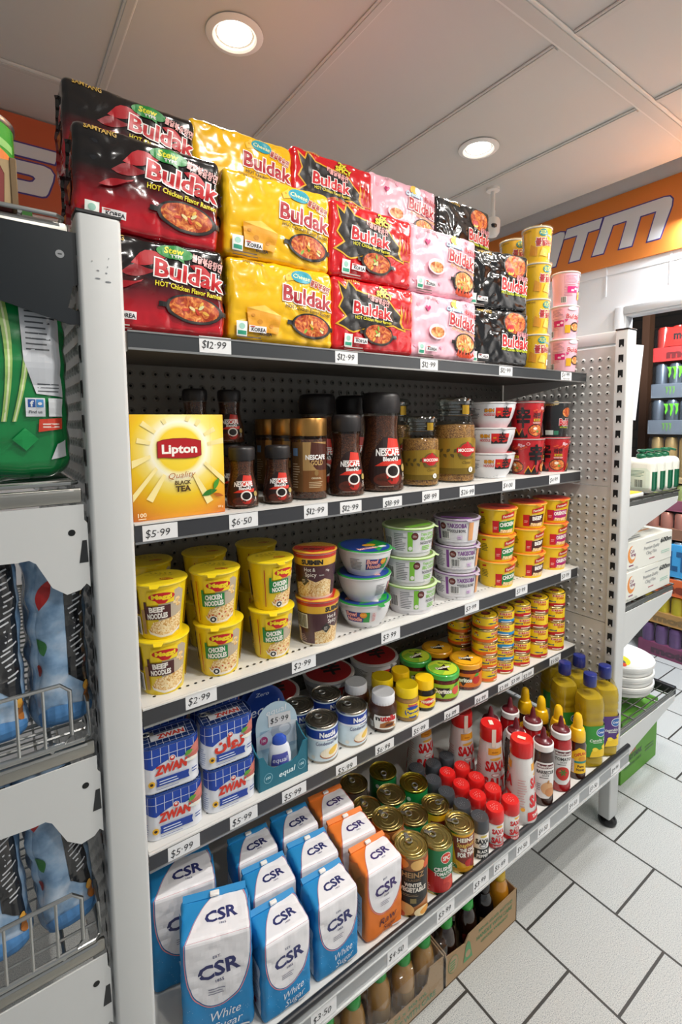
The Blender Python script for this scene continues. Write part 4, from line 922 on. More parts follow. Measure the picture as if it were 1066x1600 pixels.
def tall_can(kind):
    def f(o):
        r, h = {'soup': (.0400, .150), 'tomato': (.0400, .121), 'spag': (.0375, .111), 'plain': (.0395, .121)}[kind]
        if kind == 'soup':
            sl = '#b8743a'
            def art(p):
                p.r(-.13, .045, .13, .143, '#8e5a30'); p.e(-.03, .132, .020, .012, '#e08a3a', 14); p.e(.012, .130, .018, .013, '#e9b86a', 14); p.e(.04, .125, .014, .012, '#d8521c', 12); p.e(-.035, .118, .012, .014, '#c8401c', 12)
                p.r(-.042, .044, .042, .116, '#1b1a19'); p.p([(-.042, .044), (.0, .028), (.042, .044)], '#1b1a19'); p.t('HEINZ', 0, .107, .0125, '#b08a5a', w=.052, bold=.03); p.t('CLASSIC', 0, .095, .0055, '#8a6a44', w=.036, bold=.02)
                p.t('WINTER', 0, .083, .0088, '#ece6da', w=.040, bold=.04); p.t('VEGETABLE', 0, .071, .0100, '#ece6da', w=.064, bold=.05); p.lines(-.03, .055, .03, .062, 2, '#a08a6a', 4); p.r(-.007, .038, .007, .050, '#8a7a4a'); p.e(-.02, .022, .022, .016, '#e8b26a', 16); p.e(.022, .014, .02, .012, '#f0d9a8', 16); p.e(.03, .013, .014, .008, '#e9a03a', 14); p.e(-.03, .008, .012, .008, '#c8521c', 12)
        elif kind == 'tomato':
            sl = '#0f7a48'
            def art(p):
                p.p([(-.05, .008), (.05, .008), (.05, .020), (.02, .036), (-.012, .060), (-.03, .066), (-.05, .060)], '#b01a1c'); p.e(.026, .034, .016, .015, '#c83a2a', 16); p.e(.030, .022, .014, .012, '#d8523a', 12); p.e(.018, .022, .012, .010, '#b82a20', 12)
                p.e(.018, .096, .0145, .0145, '#f0e6dc', 22); p.e(.018, .096, .0130, .0130, '#d8321e', 22); p.t('SPC', .018, .096, .0105, '#f4efe6', w=.018, bold=.04); p.e(-.04, .104, .007, .007, '#d8e4da', 14)
                p.t('CRUSHED', .014, .069, .0098, '#f0f3ee', w=.052, bold=.035); p.t('TOMATOES', .014, .057, .0085, '#f0f3ee', w=.052, bold=.03); p.t('WITH HERBS', .018, .048, .004, '#f0f3ee', w=.03); p.lines(-.044, .012, -.014, .032, 4, '#f0d0c8', 4)
        elif kind == 'spag':
            sl = '#e0a31c'
            def art(p):
                p.p([(-.026, .100), (.044, .100), (.038, .010), (-.016, .040)], '#7d2a1c'); p.t('HEINZ', .010, .092, .0105, '#f2ead8', w=.046, bold=.04); p.t('Spaghetti', .012, .079, .011, '#f0c85a', w=.050, shear=.2, bold=.01); p.t('THE ONE', .014, .065, .0085, '#f4efe6', w=.040, bold=.04); p.t('FOR TWO', .014, .0525, .0115, '#f4efe6', w=.050, bold=.05)
                p.e(.018, .030, .011, .010, '#b81a1a', 14); p.e(.030, .026, .008, .008, '#8a1212', 12); p.e(-.024, .018, .012, .010, '#2f6a2a', 12); p.lines(-.035, .012, -.014, .03, 4, '#f4e6c0', 3); p.r(-.034, .01, .03, .016, '#c88a14')
        else:
            sl = '#5a5048'
            def art(p): p.r(-.12, .01, .12, .09, '#7a4a2a'); p.t('VEGETABLE', 0, .075, .009, '#ece6da', w=.05, bold=.03)
        tin(o, r, h, GOLDT, sl, art, pull={'soup': 1.9, 'tomato': 2.6, 'spag': 2.9, 'plain': 1.7}[kind], rim=GOLDT)
    return f
for kq in ('soup', 'tomato', 'spag', 'plain'): product_k('can_'+kq, tall_can(kq), 'food_can', 'can')
@product('food_can', 'can')
def can_green(o): tin(o, .0400, .121, mat('#a89a3c', .26, 1.), '#167a3c', lambda p: (p.e(-.02, .098, .006, .006, '#d8e4da', 12), p.lines(-.01, .06, .04, .09, 3, '#e4efe4', 4)), pull=-1.5)
@product('food_can', 'can')
def can_yellow(o): tin(o, .0375, .111, mat('#a89a5c', .26, 1.), '#e0ac1c', lambda p: p.r(-.02, .02, .04, .09, '#7d2a1c'), pull=.6)
def tuna(band, h=.0425):
    def f(o):
        r = .040
        def art(p):
            p.r(-.126, .004, .126, .0135, band); p.p([(-.126, .0135), (-.02, .0135), (.0, .0165), (.03, .0135), (.126, .0135)], band)
            p.t('SIRENA', .012, h-.0105, .0058, '#c3181e', w=.042, bold=.06, spacing=1.25, out='#f4ecd8', ow=.05); p.t('TUNA', .018, h-.019, .0060, '#c3181e', w=.028, bold=.05, spacing=1.3)
            p.p([(-.028, .021), (-.018, .024), (-.004, .0225), (.002, .025), (.001, .019), (-.006, .0205), (-.018, .0195)], '#1f5a6a'); p.e(-.052, .024, .0035, .0028, '#f4ecd8', 10); p.e(-.052, .024, .0022, .0022, '#15130f', 8); p.e(-.062, .025, .0035, .0028, '#f4ecd8', 10); p.e(-.062, .025, .0022, .0022, '#15130f', 8); p.e(-.057, .031, .006, .002, '#d0421c', 8)
            p.lines(-.004, .006, .03, .0115, 1, '#f4ecd8', 2, .5); p.bars(-.118, .016, -.09, .036, 12, 3, bg='#e0c42a')
        tin(o, r, h, mat('#b8a070', .28, 1.), '#efca12', art, key=False)
        lid = [c for c in o.children if c.name.startswith('lid')][0]
        mb = MB(); p = Print(mb, flat_top(h-.0030), base=.0005); p.e(0, 0, r*.90, r*.90, '#ecc414', 28); p.e(.002, .0, r*.42, r*.36, '#5a1420', 18); p.e(.004, .004, r*.22, r*.2, '#b8483a', 12)
        for i in range(10): a = i*.63; p.r(r*.66*math.cos(a)-.004, r*.66*math.sin(a)-.0012, r*.66*math.cos(a)+.004, r*.66*math.sin(a)+.0012, '#6a5a14', a)
        mb.build('lid_print', lid)
    return f
for nm, c in (('orange', '#e2661c'), ('blue', '#1b86c6'), ('red', '#c3181e')): product_k('tuna_'+nm, tuna(c), 'tuna_tin', 'tin')
product_k('tuna_tall', tuna('#b8161c', .053), 'tuna_tin', 'tin')
def meat(arabic):
    def f(o):
        W, D, h = .114, .066, .098
        sb = Soft(W, D, h, .026, 0, 0); blue = '#1742a4'
        def sec(s, z): return z
        mb = MB()
        prof = []
        # rolled tin: rounded-rectangle walls with seams
        def ringpts(k, z, n=10):
            o_ = []; rr = .022*k; a_, b_ = W/2*k-rr, D/2*k-rr
            for cx, cy, a0 in ((a_, b_, 0), (-a_, b_, math.pi/2), (-a_, -b_, math.pi), (a_, -b_, 1.5*math.pi)):
                for i in range(n+1): t = a0+math.pi/2*i/n; o_.append((cx+rr*math.cos(t), cy+rr*math.sin(t), z))
            return o_
        def loft(layers, mt, cap=True):
            vs = []; fs = []; n = 44
            for L_ in layers: vs += L_
            for i in range(len(layers)-1):
                for q in range(n): fs.append((i*n+q, i*n+(q+1) % n, (i+1)*n+(q+1) % n, (i+1)*n+q))
            if cap: fs += [list(range(n))[::-1], [(len(layers)-1)*n+q for q in range(n)]]
            mb.add(vs, fs, mt, True)
        loft([ringpts(.97, .0), ringpts(1.0, .002), ringpts(1.0, .004), ringpts(.985, .006), ringpts(.985, h-.006)], mat('#dfe3ea', .3, .2, .4))
        mb.build('tin_body', o)
        mb = MB(); loft([ringpts(.985, h-.006), ringpts(1.0, h-.004), ringpts(1.0, h-.001), ringpts(.985, h), ringpts(.955, h-.001), ringpts(.945, h-.004), ringpts(.90, h-.0035)], mat('#2a4e9e', .25, .6, .4)); 
        p = Print(mb, flat_top(h-.0035), base=.0004)
        for i in range(-4, 5): p.r(i*.0125-.0004, -.028, i*.0125+.0004, .028, '#cfd8ea')
        for i in range(-2, 3): p.r(-.050, i*.0125-.0004, .050, i*.0125+.0004, '#cfd8ea')
        p.r(-.034, -.013, .034, .008, '#e8eaee', .0); p.t('ZWAN', .006, -.003, .013, '#d0301c', w=.050, bold=.05)
        lid = mb.build('lid', o)
        mb = MB(); mb.tube([(-.040+.008*math.cos(a), .012+.007*math.sin(a), h+.0008) for a in [2*math.pi*i/14 for i in range(14)]], .0016, CHROME, 6, True); mb.prism([(-.036, .008), (-.026, .006), (-.026, .015), (-.036, .016)], lambda u, v, t_: (u, v, h-.0012+t_), 0, .0018, CHROME); mb.build('ring_pull', lid)
        L = MB()
        def wrap(u, v, off):
            k_ = .985; rr = .022*k_; a_, b_ = W/2*k_-rr, D/2*k_-rr; arc = rr*math.pi/2
            s = 1 if u > 0 else -1; t = abs(u)
            if t <= a_: return (u, -(D/2*k_)-off, v)
            t -= a_
            if t <= arc: a = t/rr; return (s*(a_+(rr+off)*math.sin(a)), -b_-(rr+off)*math.cos(a), v)
            return (s*(a_+rr+off), -b_+(t-arc), v)
        p = Print(L, wrap, .004, None, .0004)
        top = [(-.068, .060), (-.036, .050), (-.02, .058), (.0, .064), (.02, .060), (.036, .064), (.068, .058), (.068, .092), (-.068, .092)]
        p.p(top, blue)
        for x in (-.052, -.036, -.020, -.004, .012, .028, .044, .06): p.r(x-.0005, .060 if x > -.04 else .052, x+.0005, .092, '#d8e0ee')
        p.r(-.068, .0755, .068, .0765, '#d8e0ee')
        p.e(.002, .064, .0065, .0065, '#e4e6ea', 16); p.e(.002, .064, .0052, .0052, '#c22a24', 16); p.e(.002, .0655, .003, .0025, '#f0e0d8', 10)
        if arabic: p.t('ناوز', .0, .049, .020, '#cf321f', w=.062, bold=.05)
        else: p.t('ZWAN', .0, .047, .0165, '#cf321f', w=.058, bold=.06, shear=.12, rot=.02)
        p.p([(.028, .062), (.046, .080), (.060, .084), (.060, .056), (.044, .050)], '#c8776a'); p.p([(.030, .060), (.060, .064), (.060, .055), (.036, .052)], '#b86458'); p.p(leafp(.026, .060, .018, .006, .5), '#5a9a3a'); p.e(.040, .050, .014, .004, '#e9e6da', 12)
        p.p([(-.030, .030), (.034, .030), (.032, .022), (.034, .014), (-.030, .014), (-.028, .022)], '#1b3f9c'); p.lines(-.024, .017, .028, .028, 2, '#dfe6f2', 4); p.e(-.038, .022, .0058, .0066, '#e8b22c', 14); p.e(-.038, .022, .003, .003, '#3a2a1c', 8); p.lines(.038, .022, .052, .034, 2, '#2a4a9e', 3)
        p.lines(-.066, .012, -.050, .05, 8, '#8a96b8', 5); p.lines(-.03, .008, .02, .011, 1, '#6a7ab0', 5)
        L.build('printed_label', o)
    return f
product_k('meat_tin', meat(False), 'luncheon_meat_tin', 'tin'); product_k('meat_tin_arabic', meat(True), 'luncheon_meat_tin', 'tin')

# --- spread jars -------------------------------------------------------------------
def ribbed(mb, r, z0, z1, mt, n=48, dome=.0):
    vs, fs = [], []
    for i in range(n):
        a = 2*math.pi*i/n; k_ = 1 if i % 2 else .975
        for rr, z in ((r*k_, z0), (r*k_, z1-.003), (r*.94, z1)): vs.append((rr*math.cos(a), rr*math.sin(a), z))
    for i in range(n):
        j = (i+1) % n
        for q in range(2): fs.append((i*3+q, j*3+q, j*3+q+1, i*3+q+1))
    mb.add(vs, fs, mt, True); mb.lathe([(r*.94, z1), (r*.8, z1+dome), (0, z1+dome)], mt, 32)
def jar(o, g, fill, lid_r, z0, z1, lidc, art, ribs=True, sq=2., lidart=None, fill_top=None):
    MB().lathe(g, CLEAR, 36, sq=sq).build('glass_jar', o)
    ft = fill_top or g[-1][1]-.006
    inner = [(max(.001, a-.0018), z) for a, z in g[1:] if z < ft]
    MB().lathe(inner+[(inner[-1][0]*.98, ft), (0, ft)], fill, 32, sq=sq).build('contents', o)
    mb = MB()
    if ribs: ribbed(mb, lid_r, z0, z1, lidc)
    else: mb.lathe([(lid_r*.98, z0), (lid_r, z0+.001), (lid_r, z1-.0025), (lid_r*.97, z1-.0006), (lid_r*.90, z1), (lid_r*.86, z1-.0012), (0, z1-.001)], lidc, 40)
    if lidart: lidart(Print(mb, flat_top(z1), base=.0004))
    mb.build('lid', o); L = MB(); R = max(a for a, z in g); art(Print(L, rings(g, 0, g[-1][1], R), .005, .006, .0005)); L.build('printed_label', o)
@product('spread_jar', 'jar')
def hazelnut(o):
    g = [(.030, 0), (.034, .002), (.0355, .008), (.037, .025), (.039, .045), (.0395, .060), (.036, .070), (.031, .074), (.031, .080)]
    def art(p):
        p.p([(-.036, .012), (.036, .012), (.036, .030), (.030, .050), (-.034, .052), (-.038, .036)], '#f0eee8'); p.t('n', -.0245, .0435, .0125, '#1a1412', w=.0105, bold=.05); p.t('utella', .0055, .0445, .0150, '#cc1a22', w=.043, bold=.05)
        p.p([(-.02, .016), (.022, .018), (.026, .030), (.004, .036), (-.018, .028)], '#a8642a'); p.p([(-.006, .020), (.020, .022), (.018, .030), (0, .029)], '#5a2a14'); p.e(.026, .018, .005, .004, '#d8b27a', 10); p.bars(-.054, .014, -.040, .030, 10, 3)
    jar(o, g, mat('#4a2414', .35), .0315, .074, .099, mat('#e4e5e8', .35), art)
@product('spread_jar', 'jar')
def peanut(o):
    g = [(.030, 0), (.033, .002), (.0338, .008), (.0338, .058), (.031, .064), (.028, .067), (.028, .072)]
    def art(p):
        p.r(-.10, .014, .10, .054, '#efcc14'); p.e(.010, .030, .024, .017, '#1c4aa6', 22); p.t('Sanitarium', .010, .0495, .006, '#d02a6a', w=.030, bold=.04); p.t('Peanut', .010, .035, .0098, '#f2d41a', w=.040, bold=.06, rot=.06); p.t('Butter', .010, .0235, .0098, '#f2d41a', w=.036, bold=.06, rot=.06); p.e(-.028, .040, .006, .006, '#e0b810', 12); p.e(.026, .016, .006, .004, '#f2d41a', 10)
    jar(o, g, mat('#b98a50', .5), .0315, .066, .094, mat('#f0cf14', .35), art)
@product('spread_jar', 'jar')
def yeast(o):
    g = [(.027, 0), (.031, .002), (.0322, .008), (.0322, .050), (.029, .058), (.0255, .062), (.0255, .068)]
    def art(p):
        p.r(-.10, .012, .10, .046, '#f0cc12'); p.p([(-.022, .030), (.006, .043), (.034, .030), (.006, .017)], '#d0241c'); p.t('VEGEMITE', .006, .030, .0072, '#f4ead8', w=.046, bold=.05); p.e(-.026, .018, .005, .005, '#2a2414', 12); p.e(.03, .018, .004, .004, '#d8a814', 10)
    jar(o, g, mat('#160d0a', .3), .0275, .060, .087, mat('#f0c414', .35), art)
def salsa(kind):
    def f(o):
        g = [(.040, 0), (.047, .002), (.049, .008), (.0492, .052), (.046, .062), (.043, .066), (.043, .072)]
        a, b_, lid = {'green': ('#9cc02c', '#3aa63a', '#46b34a'), 'orange': ('#d9701c', '#e8921c', '#eaa21c')}[kind]
        def art(p):
            p.r(-.15, .012, .15, .054, a); p.p([(-.02, .044), (.024, .044), (.002, .014)], '#2a1c14'); p.t('Doritos', .002, .034, .0125, '#f4f0e6', out='#1a1412', w=.052, bold=.05, rot=.03)
            p.e(.044, .034, .014, .013, '#c3281c' if kind == 'orange' else '#e0584a', 16); p.p(leafp(.036, .046, .02, .006, .3), '#4a9a30'); p.e(-.040, .026, .008, .007, '#efe8d8', 14); p.e(-.040, .026, .006, .005, '#2a2a28', 12); p.lines(-.05, .015, -.03, .018, 1, '#2a2414', 3, .5)
        def la(p):
            p.e(0, 0, .044, .044, '#c8dc3c' if kind == 'green' else '#efaf22', 32); 
            if kind == 'green': p.p([(-.044, 0), (-.03, -.032), (0, -.044), (.01, -.01), (-.02, .02)], '#8ec63a')
            p.p([(-.014, -.018), (.020, -.016), (.004, .022)], '#241812'); p.t('Doritos', .0, 0, .011, '#f4ecd8', out='#1a1412', w=.044, bold=.05, rot=.55)
            if kind == 'green': p.t('MILD SALSA', .006, .026, .007, '#2a6a24', w=.04, bold=.03)
        jar(o, g, speck('salsa red', [(.2, '#3a0c08'), (.5, '#7a1c12'), (.8, '#a8341c')], 160, 'noise', .35, 3), .0505, .066, .082, mat(lid, .28, coat=.4), art, ribs=False, lidart=la)
    return f
product_k('salsa_green', salsa('green'), 'salsa_jar', 'jar'); product_k('salsa_orange', salsa('orange'), 'salsa_jar', 'jar')

def smooth(pts):
    '''an open outline with its corners rounded (Chaikin)'''
    for _ in range(2):
        o = [pts[0]]
        for a, b in zip(pts, pts[1:]): o += [(a[0]*.75+b[0]*.25, a[1]*.75+b[1]*.25), (a[0]*.25+b[0]*.75, a[1]*.25+b[1]*.75)]
        pts = o+[pts[-1]]
    return pts
# --- sugar bags ---------------------------------------------------------------------
def sugar(kind, k_=1.):
    def f(o):
        W, D, h = .104*k_, .074*k_, .165*(1.24 if k_ > 1 else 1)
        c, dk = ('#1f86c2', '#1c4aa0') if kind == 'blue' else ('#e2782a', '#3a2a6a')
        sb = Soft(W, D, h, .009, .0025, .0022, 30, 3 if kind == 'blue' else 6, True)
        mb = MB(); paper = mat(c, .55); sb.body(mb, paper, (20, 14, 24)); mb.build('paper_bag', o)
        # folded closure: the flap with two tucked ears along the back edge
        wm = mat('#e9e8ea', .55); mb = MB(); z = h
        mb.add([(-W*.47, D*.36, z+.0020), (W*.47, D*.36, z+.0020), (W*.47, D*.50, z+.006), (-W*.47, D*.50, z+.006), (-W*.47, D*.36, z-.002), (W*.47, D*.36, z-.002), (W*.47, D*.52, z-.004), (-W*.47, D*.52, z-.004)], [(0, 1, 2, 3), (0, 4, 5, 1), (1, 5, 6, 2), (2, 6, 7, 3), (3, 7, 4, 0)], paper)
        for s in (-1, 1):
            q = [(s*W*.5, -D*.30, z-.008), (s*(W*.5+.003), D*.32, z-.010), (s*(W*.5+.002), D*.02, z-.040*k_), (s*W*.47, 0, z+.001)]
            mb.add(q, [(0, 2, 1), (0, 1, 3), (0, 3, 2), (1, 2, 3)] if s > 0 else [(0, 1, 2), (0, 3, 1), (0, 2, 3), (1, 3, 2)], paper)
        mb.box(-W*.07, W*.07, D*.33, D*.44, z+.0035, z+.0085, mat('#efece8', .5), .001, 1)
        mb.build('folded_flap', o)
        L = MB()
        def ink(p, y0, top=False):
            pass
        p = Print(L, sb.front(), .007, .007, .0007, .00014); wv, pk = '#e8e7ea', '#d88a92'
        a = W*.43; hh = h
        td = [(-a*.98, hh*1.0), (-a*.99, hh*.80), (-a*.92, hh*.62), (-a*.74, hh*.47), (-a*.40, hh*.375), (0, hh*.345), (a*.44, hh*.385), (a*.80, hh*.49), (a*1.0, hh*.66), (a*1.08, hh*.82), (a*1.1, hh*1.0)]
        td = smooth(td); p.p([(x*1.01, (y-hh)*1.006+hh-.001) for x, y in td], wv); o1 = [(x*1.07, (y-hh)*1.035+hh-.001) for x, y in td]; p.ink(band([(x*1.04, (y-hh)*1.02+hh-.001) for x, y in td], o1), pk)
        s_ = k_
        p.t('CSR', .002*s_, hh*.70, .022*s_, dk if kind != 'blue' else '#2a2f66', w=.058*s_, bold=.035, rot=.10); p.t('EST.', 0, hh*.82, .004*s_, '#2a2f66', w=.012*s_); p.t('1855', .003*s_, hh*.585, .0045*s_, '#2a2f66', w=.012*s_, rot=.1); p.lines(-.014*s_, hh*.46, .018*s_, hh*.53, 3, '#7a7a90', 4, .3)
        if kind == 'blue':
            p.t('White', .010*s_, hh*.245, .0145*s_, '#eef2f6', w=.046*s_, shear=.35, bold=-.002, rot=.12); p.t('Sugar', .014*s_, hh*.135, .0135*s_, '#eef2f6', w=.042*s_, shear=.35, bold=-.002, rot=.12); rd = random.Random(3)
            sp = []
            for i in range(60): q = rd.uniform(-a, a); y = hh*rd.uniform(.05, .42); sp += ell(q, y, .0006, .0006, 5)
            p.ink(sp, '#a9cfe8')
        else: p.t('Raw', .008, hh*.235, .018, '#5a2a3a', w=.046, shear=.35, bold=-.002, rot=.12); p.t('Sugar', .014, hh*.125, .011, '#5a2a3a', w=.036, shear=.35, bold=-.004, rot=.12)
        p.lines(.02*s_, hh*.05, .045*s_, hh*.075, 1, '#e9e6e4', 2, .7)
        q = Print(L, sb.top(), .007, .007, .0008, .00014)
        tp = [(-a*.98, -D*.5), (-a*.60, D*.02), (-a*.25, D*.30), (0, D*.40), (a*.55, D*.44), (a*1.06, D*.40), (a*1.1, -D*.5)]
        tp = smooth(tp); q.p(tp, wv); q.ink(band([(x*1.015, y*1.0) for x, y in tp], [(x*1.045, y*1.02) for x, y in tp]), pk); q.t('CSR', .008*s_, -D*.06, .017*s_, dk if kind != 'blue' else '#2a2f66', w=.046*s_, bold=.035, rot=.06); q.t('1855', .010*s_, -D*.25, .003*s_, '#2a2f66', w=.01*s_)
        r_ = Print(L, sb.left(), .008, .008, .0007, .00014); r_.r(-.026*s_, .008, .022*s_, hh*.62, '#e6e6ea'); r_.lines(-.022*s_, .02, .018*s_, hh*.56, 14, '#8a8a98', 3); r_.r(-.022*s_, .012, .0, .02, '#b83a4a')
        L.build('printed_artwork', o)
    return f
product_k('sugar_blue', sugar('blue'), 'sugar_bag', 'sugar bag'); product_k('sugar_raw', sugar('raw'), 'sugar_bag', 'sugar bag'); product_k('sugar_big', sugar('blue', 1.25), 'sugar_bag', 'sugar bag')

# --- salt, pepper, sauces, honey, oil --------------------------------------------------
def shaker(kind):
    def f(o):
        r, h = .0238, .104; c = '#d3201f' if kind == 'salt' else '#3d4045'
        mb = MB(); pf = [(r*.94, 0), (r, .002), (r, h*.62), (r*.92, h*.70)]; mb.lathe(pf, WHITE, 30); mb.build('shaker_body', o)
        mb = MB(); vs = []; cm = mat(c, .28, coat=.3)
        mb.lathe([(r*1.02, h*.68), (r*1.05, h*.70), (r*1.02, h*.95), (r*.92, h*.995), (0, h)], cm, 36); p = Print(mb, flat_top(h), base=.0003)
        for i in range(12): a = i*2.4; q = r*.14*math.sqrt(i); p.e(q*math.cos(a)-r*.1, q*math.sin(a)-r*.1, .0009, .0009, '#e6e2de' if kind == 'salt' else '#8a8c90', 6)
        mb.build('cap', o); L = MB(); p = Print(L, cone(r, r, 0, 1), .005, None, .0004)
        if kind == 'salt':
            p.e(.006, .064, .010, .003, '#e8b23a', 12); p.t('SAXA', .003, .050, .0125, '#cc1f24', w=.034, bold=.05); p.e(.003, .038, .008, .003, '#cc8a8a', 12); p.t('SALT', .003, .026, .0145, '#cc1f24', w=.036, bold=.055); p.r(-.074, .003, .074, .014, '#cc1f24'); p.t('TABLE SALT', .004, .0085, .0055, '#f4efe9', w=.032, bold=.03)
        else:
            p.e(.006, .064, .010, .003, '#d8c25a', 12); p.t('SAXA', .003, .050, .0130, '#23262b', w=.036, bold=.05); p.e(.004, .038, .010, .0045, '#5a5e66', 14); p.e(.004, .038, .008, .003, '#e2e2e2', 12); p.r(-.074, .003, .074, .030, '#23262b'); p.t('BLACK', .004, .0225, .0075, '#efeeea', w=.028, bold=.04); p.t('PEPPER', .004, .0105, .0085, '#efeeea', w=.032, bold=.04)
        L.build('printed_label', o)
    return f
product_k('pepper', shaker('pepper'), 'pepper_shaker', 'shaker'); product_k('salt', shaker('salt'), 'salt_shaker', 'shaker')
@product('salt_drum', 'salt drum')
def salt_drum(o):
    rb, rt_, h = .0465, .0305, .196
    MB().lathe([(rb*.97, 0), (rb, .003), (rt_, h)], mat('#e4e2df', .4, coat=.2), 36).build('drum_body', o)
    mb = MB(); mb.lathe([(rt_*1.06, h-.006), (rt_*1.08, h-.002), (rt_*1.06, h+.030), (rt_*.98, h+.037), (rt_*.9, h+.036), (0, h+.036)], mat('#d3201f', .3, coat=.3), 40); mb.build('cap', o)
    mb = MB(); mb.box(-.006, .006, -.010, .012, h+.0372, h+.0376, mat('#eadfce', .4)); mb.box(-.006, .006, -rt_*1.09-.0004, -rt_*1.09, h-.02, h+.036, mat('#eadfce', .4)); mb.build('seal_tape', o)
    L = MB(); p = Print(L, cone(rb, rt_, 0, h), .006, None, .0005)
    for d in (0., .122):
        p.r(d-.018, .152, d+.034, .172, '#eaa42c'); p.lines(d-.006, .158, d+.026, .166, 1, '#c37a1c', 3, .5); p.e(d+.008, .140, .020, .004, '#e8b24a', 14, .06)
        p.t('SAXA', d+.008, .118, .027, '#cc1f24', w=.064, bold=.05); p.e(d+.006, .093, .013, .0055, '#cc6a6a', 16); p.e(d+.006, .093, .011, .004, '#f0e6e2', 14); p.t('SALT', d+.006, .068, .031, '#cc1f24', w=.068, bold=.055); p.r(d-.036, .014, d+.048, .038, '#cc1f24'); p.t('TABLE SALT', d+.006, .026, .0085, '#f4efe9', w=.058, bold=.04)
    p.lines(-.062, .055, -.036, .135, 11, '#c8847e', 4, .2); p.e(-.048, .048, .0055, .0055, '#e8a02c', 12); L.build('printed_label', o)
def sauce(kind):
    def f(o):
        h = .205; g = [(.026, 0), (.031, .003), (.0325, .012), (.0315, .05), (.0330, .10), (.0335, .135), (.0315, .155), (.0275, .168), (.0265, .172)]
        c = {'bbq': '#3a1c10', 'tomato': '#b0161a'}[kind]
        MB().lathe(g, mat(c, .2, coat=.8), 36, sy=.86).build('squeeze_bottle', o)
        MB().lathe([(.0275, .169), (.0295, .171), (.0295, .187), (.027, .190)], mat('#e6e4e2', .3), 36).build('collar', o)
        MB().lathe([(.027, .1885), (.024, .194), (.013, .198), (.0095, .202), (.0065, .222), (.0045, .230), (.0025, .232), (0, .232)], mat('#5e1520', .3, coat=.4), 28).build('nozzle', o)
        L = MB()
        fn0 = rings(g, 0, .172, .033); fn = lambda u, v, off: (lambda q: (q[0], q[1]*.86-off*.2, q[2]))(fn0(u, v, off))
        p = Print(L, fn, .005, .006, .0005)
        p.p([(-.026, .035), (-.010, .026), (.014, .026), (.030, .038), (.034, .075), (.032, .128), (.026, .138), (-.024, .138), (-.032, .12), (-.034, .07)], '#e9e7e4'); p.r(-.022, .120, .028, .133, '#5e1520'); p.t('MasterFoods', .003, .1265, .0085, '#f2ece6', w=.046, bold=.03)
        p.t('TOMATO' if kind == 'tomato' else 'BARBECUE', .003, .109, .0098, '#2a2426', w=.050, bold=.03); p.t('SAUCE', .003, .0985, .0048, '#2a2426', w=.020, bold=.01); p.lines(-.014, .090, .022, .094, 1, '#5a5456', 3, .5)
        if kind == 'tomato':
            p.e(.003, .062, .021, .022, '#c8281c', 24); p.e(-.004, .068, .007, .006, '#e06a50', 12)
            for i in range(6): p.p(leafp(.003, .066, .013, .0028, i*1.05), '#3f7a26')
        else: p.e(.010, .058, .020, .020, '#d9a878', 20); p.e(.018, .046, .016, .014, '#c88a58', 16); p.p(leafp(.010, .072, .014, .004, 1.3), '#b9824a'); p.lines(-.022, .05, -.008, .075, 4, '#8a8488', 3)
        L.build('printed_label', o)
    return f
product_k('sauce_bbq', sauce('bbq'), 'sauce_bottle', 'bottle'); product_k('sauce_tom', sauce('tomato'), 'sauce_bottle', 'bottle')
@product('honey_bottle', 'bottle')
def honey_bottle(o):
    g = [(.022, 0), (.0265, .003), (.0275, .012), (.0265, .05), (.0275, .085), (.0265, .112), (.0225, .124), (.0215, .128)]
    MB().lathe(g, mat('#3a1a0c', .12, coat=1.), 32, sy=.85).build('squeeze_bottle', o)
    MB().lathe([(.0235, .124), (.0245, .126), (.0235, .150), (.0195, .163), (.015, .166), (.0135, .190), (.0115, .203), (.007, .209), (0, .210)], mat('#efbc14', .3, coat=.3), 30).build('cap', o)
    L = MB(); fn0 = rings(g, 0, .128, .0275); fn = lambda u, v, off: (lambda q: (q[0], q[1]*.85, q[2]))(fn0(u, v, off)); p = Print(L, fn, .005, .006, .0005)
    p.p([(-.030, .022), (.030, .022), (.030, .085), (.018, .100), (.0, .108), (-.012, .098), (-.024, .088), (-.030, .06)], '#efc018'); p.t('CAPILANO', .006, .088, .0095, '#c8321c', w=.042, bold=.04, rot=.15, arc=12); p.e(.010, .070, .012, .010, '#d8921c', 14); p.r(-.026, .056, .03, .063, '#1f8a86'); p.t('Pure', .006, .046, .0085, '#4a2410', w=.020, bold=.03); p.t('Honey', .006, .035, .0085, '#4a2410', w=.026, bold=.03); p.r(-.034, .024, -.014, .068, '#dcdad6'); p.lines(-.032, .027, -.016, .065, 7, '#8a8480', 3); L.build('printed_label', o)
